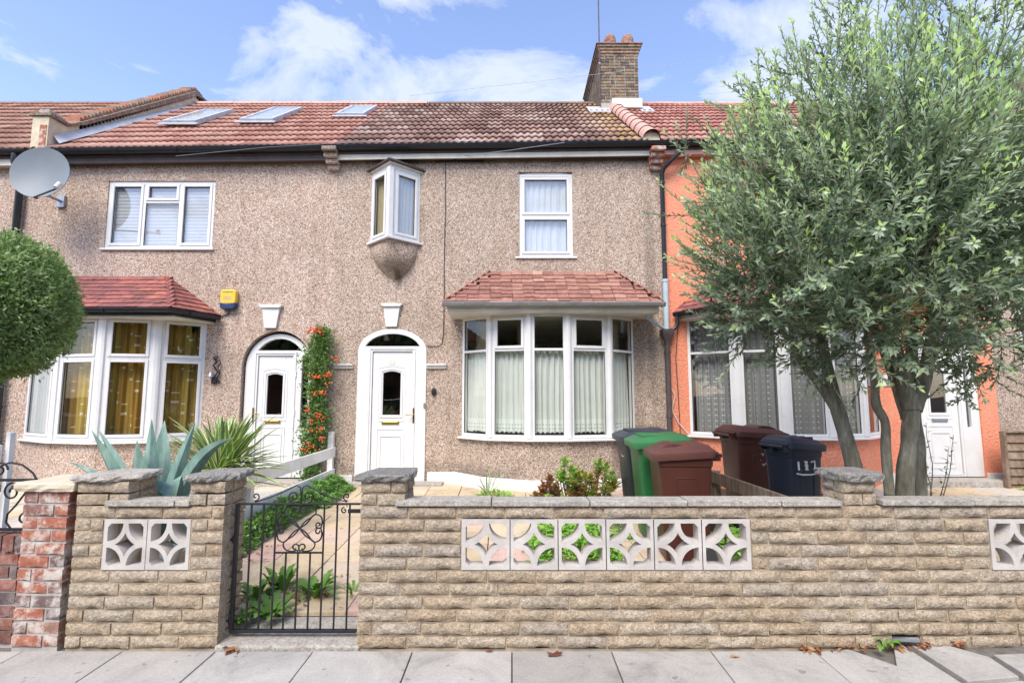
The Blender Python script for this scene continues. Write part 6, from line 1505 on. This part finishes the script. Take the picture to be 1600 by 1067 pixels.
# stray long shoots that break the outline
stray = [(1075,240,4.0,.05,5),(1085,330,4.0,.06,5),(1110,450,4.0,.08,7),(1130,230,4.0,.12,10),(1240,110,4.0,.08,7),(1310,40,4.0,.08,8),(1530,10,4.0,.12,14),(1120,300,4.0,.10,8),(1520,590,3.9,.1,8),(1470,545,3.7,.12,9),(1290,560,3.8,.1,8),(1555,570,3.8,.1,8)]
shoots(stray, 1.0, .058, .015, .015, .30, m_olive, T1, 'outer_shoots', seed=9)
g_ = np.random.RandomState(4); c_ = np.array(P(1425,478,3.35)); n = 26; d_ = unit(g_.normal(size=(n,3))*np.array([1,.5,.6])+np.array([0,0,-.5]))
broad_mesh('withered_leaves', c_+g_.normal(size=(n,3))*np.array([.12,.04,.06]), d_, g_.normal(size=(n,3)), .05+.06*g_.rand(n), .012+.012*g_.rand(n), .5+.5*g_.rand(n), m_dead, T1)
# young suckers in front of the orange house's door
SK = thing('sapling', (P(1490,745,5.2).x, 5.2, .08), 'thin leafy sapling with sparse leaves in front of the orange house door', 'sapling')
m = MB(); B = []; D = []
for (b_, t_) in (((1452,790),(1447,660)), ((1462,800),(1482,700)), ((1470,790),(1490,680)), ((1458,790),(1440,720))):
    a, b = P(b_[0],b_[1],5.0), P(t_[0],t_[1],5.0); branch_tube(m, a, b, .006, .002, .08, 5, 6)
    for k in range(12):
        t = .25+.75*k/12; B.append(a+(b-a)*t); an = k*2.4; D.append((math.cos(an), math.sin(an), .5))
m.build('stem', m_bark, SK, kind='stuff'); n = len(B); leaf_mesh('leaves', np.array([tuple(b) for b in B]), np.array(D), np.tile([0,0,1.], (n,1)), np.full(n,.065), np.full(n,.022), rs.rand(n)*.8, m_ball, SK)

# ---- the clipped ball tree on the left
bc = P(0, 478, 4.25); T2 = thing('clipped_tree', (bc.x-.06, 4.25, 0), 'small tree clipped into a dense green ball at the left edge', 'tree')
g_ = np.random.RandomState(5); n = 30000; dirs = unit(g_.normal(size=(n,3))); lump = np.array([.05*mnoise.noise(Vector(d)*3.1)+.035*mnoise.noise(Vector(d)*8) for d in dirs])
r_ = .60*np.array([.80,.92,1.0]); rad = 1-.28*g_.rand(n)**1.6+lump*1.9+.09*(g_.rand(n) > .97)
base = np.array(bc)+dirs*r_*rad[:, None]; dd = unit(dirs*.7+g_.normal(size=(n,3))*.6+np.array([0,0,.25]))
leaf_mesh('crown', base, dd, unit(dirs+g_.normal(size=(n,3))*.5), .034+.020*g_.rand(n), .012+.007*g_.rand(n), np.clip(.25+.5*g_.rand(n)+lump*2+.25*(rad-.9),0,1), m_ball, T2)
m = MB(); branch_tube(m, (bc.x-.06,4.25,0), (bc.x,4.25,bc.z-.2), .05, .035, .03, 10)
m.build('trunk', m_bark, T2, smooth=True)
m = MB()
for k in range(26):
    dv = Vector(tuple(unit(g_.normal(size=3)))); branch_tube(m, bc-Vector((0,0,.35)), bc+dv*.5, .014, .004, .12, 5, 6)
m.build('branches', m_bark, T2, kind='stuff')
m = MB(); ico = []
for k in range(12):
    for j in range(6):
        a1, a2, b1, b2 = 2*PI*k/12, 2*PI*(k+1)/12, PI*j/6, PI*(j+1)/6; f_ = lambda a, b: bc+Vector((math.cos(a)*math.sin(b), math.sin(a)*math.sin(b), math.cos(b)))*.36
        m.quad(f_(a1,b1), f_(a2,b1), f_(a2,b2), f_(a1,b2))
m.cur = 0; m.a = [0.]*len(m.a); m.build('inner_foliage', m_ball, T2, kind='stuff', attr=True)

# ---- sword-leaved plants: every leaf an object
def bez(p0, p1, p2, t): return p0*(1-t)**2+p1*2*t*(1-t)+p2*t*t
def sword(parent, p0, p1, p2, w, mat, prof, side=None, thick=.0, fold=.2, seg=11, two=None):
    p0, p1, p2 = Vector(p0), Vector(p1), Vector(p2); vs = []; K = 7 if two else 5; m = MB()
    for i in range(seg+1):
        t = i/seg; c = bez(p0, p1, p2, t); d = (bez(p0,p1,p2,min(1,t+.02))-bez(p0,p1,p2,max(0,t-.02))).normalized()
        s = side.normalized() if side else d.cross(Vector((0,0,1)));
        s = (s-d*s.dot(d)).normalized(); n = s.cross(d).normalized()
        if n.z < 0: n = -n
        ww = w*prof(t)
        if two: row = [-.5,-.36,0,.36,.5]
        else: row = [-.5,-.25,0,.25,.5]
        top = [c+s*(u*ww)+n*(abs(u)*2*ww*fold) for u in row]; bot = [q_-n*(thick*prof(t)*(1-abs(u)*2)+.0006) for q_, u in zip(top, row)]
        vs += top+bot[::-1]
    R_ = 10; m.v = vs
    for i in range(seg):
        for k in range(R_):
            m.f.append([i*R_+k, i*R_+(k+1) % R_, (i+1)*R_+(k+1) % R_, (i+1)*R_+k])
            edge = k in (0, 3, 4, 5, 8, 9); m.a.append((.75+.2*random.random() if edge else .25) if two else .5)
    return m.build('leaf', mat, parent, smooth='angle', attr=bool(two))
agp = lambda t: max(.02, (.62+1.0*t-1.1*t*t if t < .5 else .845*(1-((t-.5)/.5)**1.5)))
AG = thing('agave', (P(235,790,3.72).x, 3.72, .03), 'large blue-green agave with broad pointed leaves behind the left garden wall', 'plant')
def AP(x_, y_, Y=3.72): return P(x_, y_, Y)
for (b_, c_, t_, w_, Y0, Y1) in (((225,830),(175,745),(105,721),.075,3.8,3.85), ((222,830),(180,745),(143,672),.115,3.75,3.6), ((228,840),(205,760),(151,667),.10,3.8,3.9), ((228,850),(212,760),(214,688),.155,3.7,3.58),
        ((232,850),(233,750),(237,655),.105,3.72,3.70), ((240,850),(252,750),(257,657),.145,3.78,3.88), ((245,840),(272,740),(305,660),.085,3.74,3.66), ((262,840),(292,700),(366,684),.09,3.72,3.6),
        ((275,850),(330,735),(352,752),.10,3.8,3.9), ((236,860),(262,690),(270,795),.19,3.66,3.50), ((240,850),(190,770),(160,800),.12,3.8,3.95), ((250,850),(255,740),(262,690),.11,3.9,4.1)):
    sword(AG, AP(*b_, Y0), AP(*c_, (Y0+Y1)/2), AP(*t_, Y1), w_*1.35, m_agave, agp, side=Vector((1,.25*(1 if b_[0] > 230 else -1),0)), thick=.014, fold=.16, seg=12)
m = MB(); m.tube([(P(238,800,3.75).x,3.75,0),(P(238,800,3.75).x,3.75,.32)], [.12,.09], 12); m.build('stem', m_agave, AG, smooth=True)
YU = thing('yucca', (P(345,740,5.2).x, 5.2, .07), 'spiky yucca with green and yellow striped leaves left of the white fence', 'plant')
yb = P(345,738,5.2); ypf = lambda t: max(.03, (.55+.9*t if t < .5 else 1-((t-.5)/.5)**1.7*.97)); g2 = random.Random(8)
for k in range(200):
    az = g2.uniform(0, 2*PI); el = g2.uniform(.02, 1.45)**1.0; L_ = g2.uniform(.58,.80)*(1.0 if el < 1.1 else .8)
    d = Vector((math.cos(az)*math.cos(el)*1.05, math.sin(az)*math.cos(el)*.8, math.sin(el)))
    b = yb+Vector((g2.uniform(-.05,.05), g2.uniform(-.05,.05), g2.uniform(-.14,.06))); e = b+d*L_-Vector((0,0,.10*math.cos(el)*L_/.6)); c = b+d*L_*.5+Vector((0,0,.05))
    sword(YU, b, c, e, g2.uniform(.046,.066), m_yucca, ypf, thick=.002, fold=.12, seg=5, two=True)
m = MB(); m.tube([(yb.x,yb.y,.05),(yb.x,yb.y,yb.z)], [.09,.07], 10); m.build('stem', m_bark, YU)
SD = thing('bottle_gourd_spike', (0,0,0), None, None); bpy.data.objects.remove(SD)

# ---- firethorn against the wall
PY = thing('firethorn', (X(495,740), 7.8, .15), 'firethorn shrub trained up the wall with clusters of orange-red berries between the two doors', 'shrub')
g_ = np.random.RandomState(12); B = []; m = MB()
def pyx(y): return 497+7*math.sin(y/24)+(-8 if y > 600 else 5)
for y in range(515, 760, 3):
    n = 84 if y < 740 else 36
    for k in range(n):
        w_ = 18+5*math.sin(y/17); B.append(tuple(P(pyx(y)+g_.normal()*w_*.5, y+g_.uniform(-5,5), 7.86+g_.uniform(-.16,.10))))
branch_tube(m, (X(497,750),7.9,.1), P(500,620,7.92), .022, .016, .06); branch_tube(m, P(500,620,7.92), P(500,515,7.93), .016, .006, .06); m.build('stem', m_bark, PY)
B = np.array(B); n = len(B); leaf_mesh('foliage', B, g_.normal(size=(n,3))+np.array([0,-.5,.2]), g_.normal(size=(n,3)), .042+.022*g_.rand(n), .021+.010*g_.rand(n), g_.rand(n)*.8, m_pyra, PY)
for (bx, by, nb_) in ((488,517,16),(497,514,10),(502,520,9),(480,519,7),(523,562,9),(515,583,12),(497,590,14),(507,588,10),(490,588,7),(493,614,10),(506,614,8),(482,640,6),(497,648,14),(503,654,9),(487,659,10),(500,668,11),(486,672,9),(501,685,9),(482,695,10),(474,703,9),(490,700,5),(512,600,5),(478,640,4)):
    m = MB(); c = P(bx, by, 7.70)
    for k in range(nb_):
        q_ = c+Vector((g_.normal()*.034, g_.normal()*.02, g_.normal()*.024)); r_ = .0135
        vs = [q_+Vector(v)*r_ for v in ((0,0,1),(.94,0,.3),(.3,.9,.3),(-.76,.55,.3),(-.76,-.55,.3),(.3,-.9,.3),(.76,.55,-.4),(-.3,.9,-.4),(-.94,0,-.4),(-.3,-.9,-.4),(.76,-.55,-.4),(0,0,-1))]
        m.add(vs, [(0,1,2),(0,2,3),(0,3,4),(0,4,5),(0,5,1),(1,6,2),(2,6,7),(2,7,3),(3,7,8),(3,8,4),(4,8,9),(4,9,5),(5,9,10),(5,10,1),(1,10,6),(11,7,6),(11,8,7),(11,9,8),(11,10,9),(11,6,10)])
    m.build('berry_cluster', m_berry, PY, smooth=True, kind='stuff')
# ---- ground cover, weeds, shrub
def mound(name, label, cells, n, h, ll, lw, mat, seed, cat='ground cover', flat=.6):
    g = np.random.RandomState(seed); B = []; 
    for (x0, x1, y0, y1, hh, w) in cells:
        k = int(n*w); x = g.uniform(x0, x1, k); y = g.uniform(y0, y1, k); u = np.minimum((x-x0)/(x1-x0), 1-(x-x0)/(x1-x0))*2; v = np.minimum(y-y0, y1-y)/.2
        top = hh*np.clip(u*1.6, 0, 1)**.6*np.clip(v, .3, 1)*(.75+.35*np.array([mnoise.noise(Vector((a*6, b*6, 0))) for a, b in zip(x, y)]))
        z = np.array([ease(b) for b in y])+top*(1-.5*g.rand(k)**2); B.append(np.stack([x, y, z], 1))
    B = np.concatenate(B); k = len(B); d = g.normal(size=(k,3))*np.array([1,1,.5])+np.array([0,0,.35])
    o = broad_mesh(name, B, d, np.tile([0,0,1.],(k,1))+g.normal(size=(k,3))*.3, ll*(.6+.8*g.rand(k)), lw*(.6+.8*g.rand(k)), np.clip(g.rand(k)*.7+.3*g.rand(k)*(B[:,2] > .2),0,1), mat, None)
    return tag(o, label, cat)
mound('ground_cover', 'strip of low green ground cover along the left side of the path', [(-2.70,-2.38,4.55,7.75,.26,.8),(-2.62,-2.42,4.1,4.7,.14,.06),(-2.4,-2.25,6.4,7.6,.10,.08)], 9500, .2, .042, .026, m_ground, 21)
mound('bed_plants', 'low green plants growing in the bed seen through the pierced blocks', [(.15,.95,4.5,5.3,.28,.5),(1.8,2.06,3.9,4.9,.34,.2),(.25,.8,5.4,6.4,.24,.25),(1.0,1.2,5.2,6.0,.2,.06),(-.5,.0,6.7,7.2,.10,.05)], 3200, .2, .065, .035, m_weed, 22, 'garden plants')
mound('garden_weeds', 'green weeds along the foot of the fence at the right edge', [(7.3,8.3,6.9,7.5,.36,1.)], 1500, .2, .08, .045, m_weed, 23, 'weeds')
HY = thing('hydrangea', (P(905,760,6.55).x, 6.55, .1), 'hydrangea bush with green, yellow and browned leaves beneath the centre bay window', 'shrub')
g_ = np.random.RandomState(31); B = []; D = []; A = []; m = MB()
heads = [(882,722,.9),(879,742,.8),(893,735,.8),(935,724,.9),(954,742,.85),(945,765,.9),(915,745,.5),(905,752,.4),(858,748,.12),(850,760,.08),(868,760,.2),(925,752,.35),(890,765,.7),(935,738,.4),(870,775,.3),(912,768,.7),(960,755,.6),(845,770,.25),(900,740,.45),(925,772,.8)]
for (x_, y_, tone) in heads+[(x_+g_.uniform(-16,16), min(785,y_+g_.uniform(4,24)), tone*g_.uniform(.5,1.1)) for (x_, y_, tone) in heads*2]:
    c = P(x_, y_, 6.55+g_.uniform(-.25,.25)); branch_tube(m, (c.x*.6+.4*HY.location.x, 6.55, .08), c-Vector((0,0,.03)), .009, .005, .05, 5, 5)
    for k in range(17):
        a = k*2.4; e = .1+.08*k; B.append(tuple(c+Vector((g_.normal()*.015, g_.normal()*.015, -.012*k*.4)))); D.append((math.cos(a)*math.cos(1.2-e*.7), math.sin(a)*math.cos(1.2-e*.7), math.sin(1.2-e*.7))); A.append(min(1,max(0,tone+g_.uniform(-.25,.2))))
m.build('stems', m_bark, HY, kind='stuff'); B = np.array(B); n = len(B)
broad_mesh('foliage', B, np.array(D), np.tile([0,0,1.],(n,1)), .075+.05*g_.rand(n), .045+.022*g_.rand(n), np.array(A), m_hyd, HY)
def weed(loc, label, nl, L_, W_, seed, spread=1.0, tall=.6, mat=None, name='weed'):
    t = thing(name, loc, label, 'weed'); g = random.Random(seed)
    for k in range(nl):
        a = k*2.4+g.uniform(-.3,.3); r_ = g.uniform(.0,.06); b = Vector(loc)+Vector((r_*math.cos(a), r_*math.sin(a), .0)); l = L_*g.uniform(.6,1.25); el = g.uniform(.25,1.3)*tall
        d = Vector((math.cos(a)*math.cos(el), math.sin(a)*math.cos(el), math.sin(el))); e = b+d*l*spread; c = b+d*l*.5+Vector((0,0,.05))
        sword(t, b, c, e, W_*g.uniform(.7,1.2), mat or m_weed, lambda t: max(.05, math.sin(PI*min(1,t*.93+.05))**.7*(1+.25*math.sin(t*26))), thick=.0, fold=.14, seg=9)
    return t
for o_ in []: pass
gp2 = lambda x_, y_: tuple(G(x_, y_, .05))
weed(gp2(402,935), 'leafy dandelion-like weed just inside the gate, leftmost of the clump', 22, .15, .042, 1, 1, .75)
weed(gp2(438,922), 'tall bright green weed in the middle of the clump behind the gate', 26, .18, .042, 2, 1, 1.0)
weed(gp2(490,930), 'broad-leaved weed at the right of the clump behind the gate', 24, .15, .055, 3, 1, .7)
weed(gp2(425,960), 'flat pale weed nearest the gate', 16, .16, .06, 4, 1, .4)
weed(gp2(376,975), 'small dark weed at the foot of the left gate pier', 14, .10, .03, 5, 1, .9)
weed(gp2(553,925), 'tiny weed sprouting from a path joint by the right gate pier', 9, .09, .03, 6, 1, .5)
weed(tuple(P(762,772,6.7)), 'thin feathery weed growing beside the white plinth', 16, .28, .012, 7, 1, 1.15)
weed(gp2(1380,1002)[:2]+(gz(2.2)+.01,), 'small green weed growing from the gap at the foot of the wall', 8, .07, .035, 8, 1, .5)
# pots of soil litter
def litter(name, label, spots, seed, z=None, s=(.03,.055), mat=None):
    g = np.random.RandomState(seed); B = []
    for (x_, y_, sx_, sy_, n_) in spots:
        c = G(x_, y_, .03)
        for k in range(n_):
            x = c.x+g.normal()*sx_; y = max(3.34, c.y+g.normal()*sy_) if z is None else min(3.17, c.y+g.normal()*sy_); zz = (ease(y) if z is None else gz(x))+.008+.012*g.rand(); B.append((x, y, zz))
    B = np.array(B); k = len(B); d = g.normal(size=(k,3))*np.array([1,1,.25])
    o = broad_mesh(name, B, d, np.tile([0,0,1.],(k,1))+g.normal(size=(k,3))*.45, s[0]+(s[1]-s[0])*g.rand(k), .5*(s[0]+(s[1]-s[0])*g.rand(k)), g.rand(k), mat or m_dead, None, curl=.35); return tag(o, label, 'fallen leaves')
litter('leaf_litter', 'scatter of dry brown leaves on the path and under the weeds behind the gate', [(420,935,.22,.12,70),(480,930,.2,.1,40),(380,965,.05,.1,26),(480,800,.35,.1,26),(400,870,.12,.25,26),(545,905,.10,.03,10),(545,760,.10,.06,14),(600,760,.1,.05,6),(850,880,.3,.1,14)], 41)
litter('leaf_litter', 'drift of dry orange leaves on the pavement along the foot of the wall', [(1262,1004,.04,.008,22),(1330,1003,.06,.008,12),(1400,1010,.05,.012,16),(1440,1006,.03,.012,14),(1490,1002,.03,.006,9),(372,1000,.04,.03,10)], 42, z=1, s=(.025,.06))
g2 = random.Random(77)
for k, (x_, y_) in enumerate(((1452,1008),(1363,1012),(1148,1027),(1138,1012),(866,1024),(872,1021),(325,1010),(765,1018))):
    c = G(x_, y_, 0.); m = MB(); a = g2.uniform(0, 6.28); L_ = g2.uniform(.03,.055); n = 9
    pts = [(c.x+L_*math.cos(a+2*PI*i/n)*(1 if i % 2 else .55), c.y+L_*.6*math.sin(a+2*PI*i/n)*(1 if i % 2 else .6), gz(c.x)+.006+.012*(i % 2)*g2.random()) for i in range(n)]
    m.add([(c.x,c.y,gz(c.x)+.008)]+pts, [(0,i+1,(i+1) % n+1) for i in range(n)]); m.a = [g2.random()]*len(m.a)
    tag(m.build('fallen_leaf', m_dead, None, attr=True), ('curled dry leaf right of the sunken gap at the foot of the wall','curled dry leaf on the dark triangle of broken paving','dry leaf on the paving under the sixth pierced block, the nearer of two','dry leaf on the paving under the sixth pierced block, touching the wall side','left half of a pair of dry leaves on the slab below the second block','right half of a pair of dry leaves on the slab below the second block','lone dry leaf on the slab in front of the left garden wall','lone dry leaf against the wall foot below the first pierced block')[k], 'leaf', 'dry leaves lying on the pavement')
RB = MB(); gapx0, gapx1 = P(1395,1000,WY).x, P(1440,1000,WY).x; RB.tube([(gapx0+.01,WY+.03,.03+gz(2.2)),(gapx1-.03,WY-.02,.045+gz(2.2))], .016, 7); tag(RB.build('crushed_can', m_steel, None), 'crushed litter pushed into the gap under the wall', 'litter')

# ================================================================ ACROSS THE ROAD (what the windows mirror)
for i, (x_, y_, h_, r_) in enumerate(((-11,-14,8.0,3.2),(-4.5,-15,7.2,3.0),(3.5,-14.5,6.6,2.8),(10.5,-15,8.2,3.4),(-19,-15,8.5,3.5),(19,-15,8,3.5))):
    t = thing('street_tree', (x_, y_, -.14), 'leafy tree across the road, seen only as a reflection in the windows', 'tree', 'trees across the road')
    g_ = np.random.RandomState(60+i); n = 3500; dirs = unit(g_.normal(size=(n,3))); lump = np.array([.25*mnoise.noise(Vector(d)*2.2+Vector((i*5,0,0))) for d in dirs])
    base = np.array([x_,y_,h_-r_])+dirs*np.array([r_,r_,r_*1.0])*(1-.45*g_.rand(n)+lump)[:,None]
    leaf_mesh('crown', base, g_.normal(size=(n,3)), g_.normal(size=(n,3)), .45+.2*g_.rand(n), .26+.1*g_.rand(n), g_.rand(n), m_far, t)
    m = MB(); branch_tube(m, (x_,y_,-.14), (x_,y_,h_-r_), .22, .12, .02); m.build('trunk', m_bark, t)
for i, (x0_, x1_) in enumerate(((-26,-14),(-13.99,-2),(-1.99,10),(10.01,22))):
    t = thing('terraced_house', ((x0_+x1_)/2, -20, -.14), ('dark brick house across the road, far left in the mirror of the windows','dark brick house across the road behind the red car','dark brick house across the road facing the bay windows','dark brick house across the road at the right')[i], 'house')
    m = MB(); m.box(x0_, x1_, -28, -20, -.14, 5.2); m.build('wall', m_lowbrick, t)
    m = MB(); m.prism([(-28.3,5.2),(-19.7,5.2),(-24,8.2)], 'x', x0_, x1_); m.build('roof', m_brown, t)
    for a_ in (1.5, 4.5, 7.5, 10):
        for z0_ in (.8, 3.2): m = MB(); m.box(x0_+a_, x0_+a_+1.3, -20.02, -19.95, z0_, z0_+1.3); m.build('window', m_black, t)
m_red = plain('red_car_paint', (.50,.02,.02), .2, .05, 3, spec=.7)
CR = thing('parked_car', (-5.0, -5.0, -.13), 'red hatchback parked across the road, seen only as a reflection in the door glass', 'car')
m = MB(); z_ = -.13; pr = [(-2.0,.25),(-2.05,.6),(-1.95,.85),(-1.1,.95),(1.75,.95),(2.0,.75),(2.02,.3)]; m.prism([(-5+a_, z_+b_) for a_, b_ in pr], 'y', -5.85, -4.15); m.build('body', m_red, CR, bevel=.05)
m = MB(); pr = [(-1.15,.951),(-.45,1.42),(1.0,1.45),(1.7,.951)]; m.prism([(-5+a_, z_+b_) for a_, b_ in pr], 'y', -5.7, -4.3); m.build('windows', m_black, CR, bevel=.04)
for a_ in (-1.3, 1.25):
    for y_ in (-5.84, -4.36): m = MB(); m.prism([(-5+a_+.32*math.cos(2*PI*k/20), z_+.32+.32*math.sin(2*PI*k/20)) for k in range(20)], 'y', y_, y_+.2); m.build('wheel', m_rubber, CR, bevel=.02)

S.render.engine = 'CYCLES'
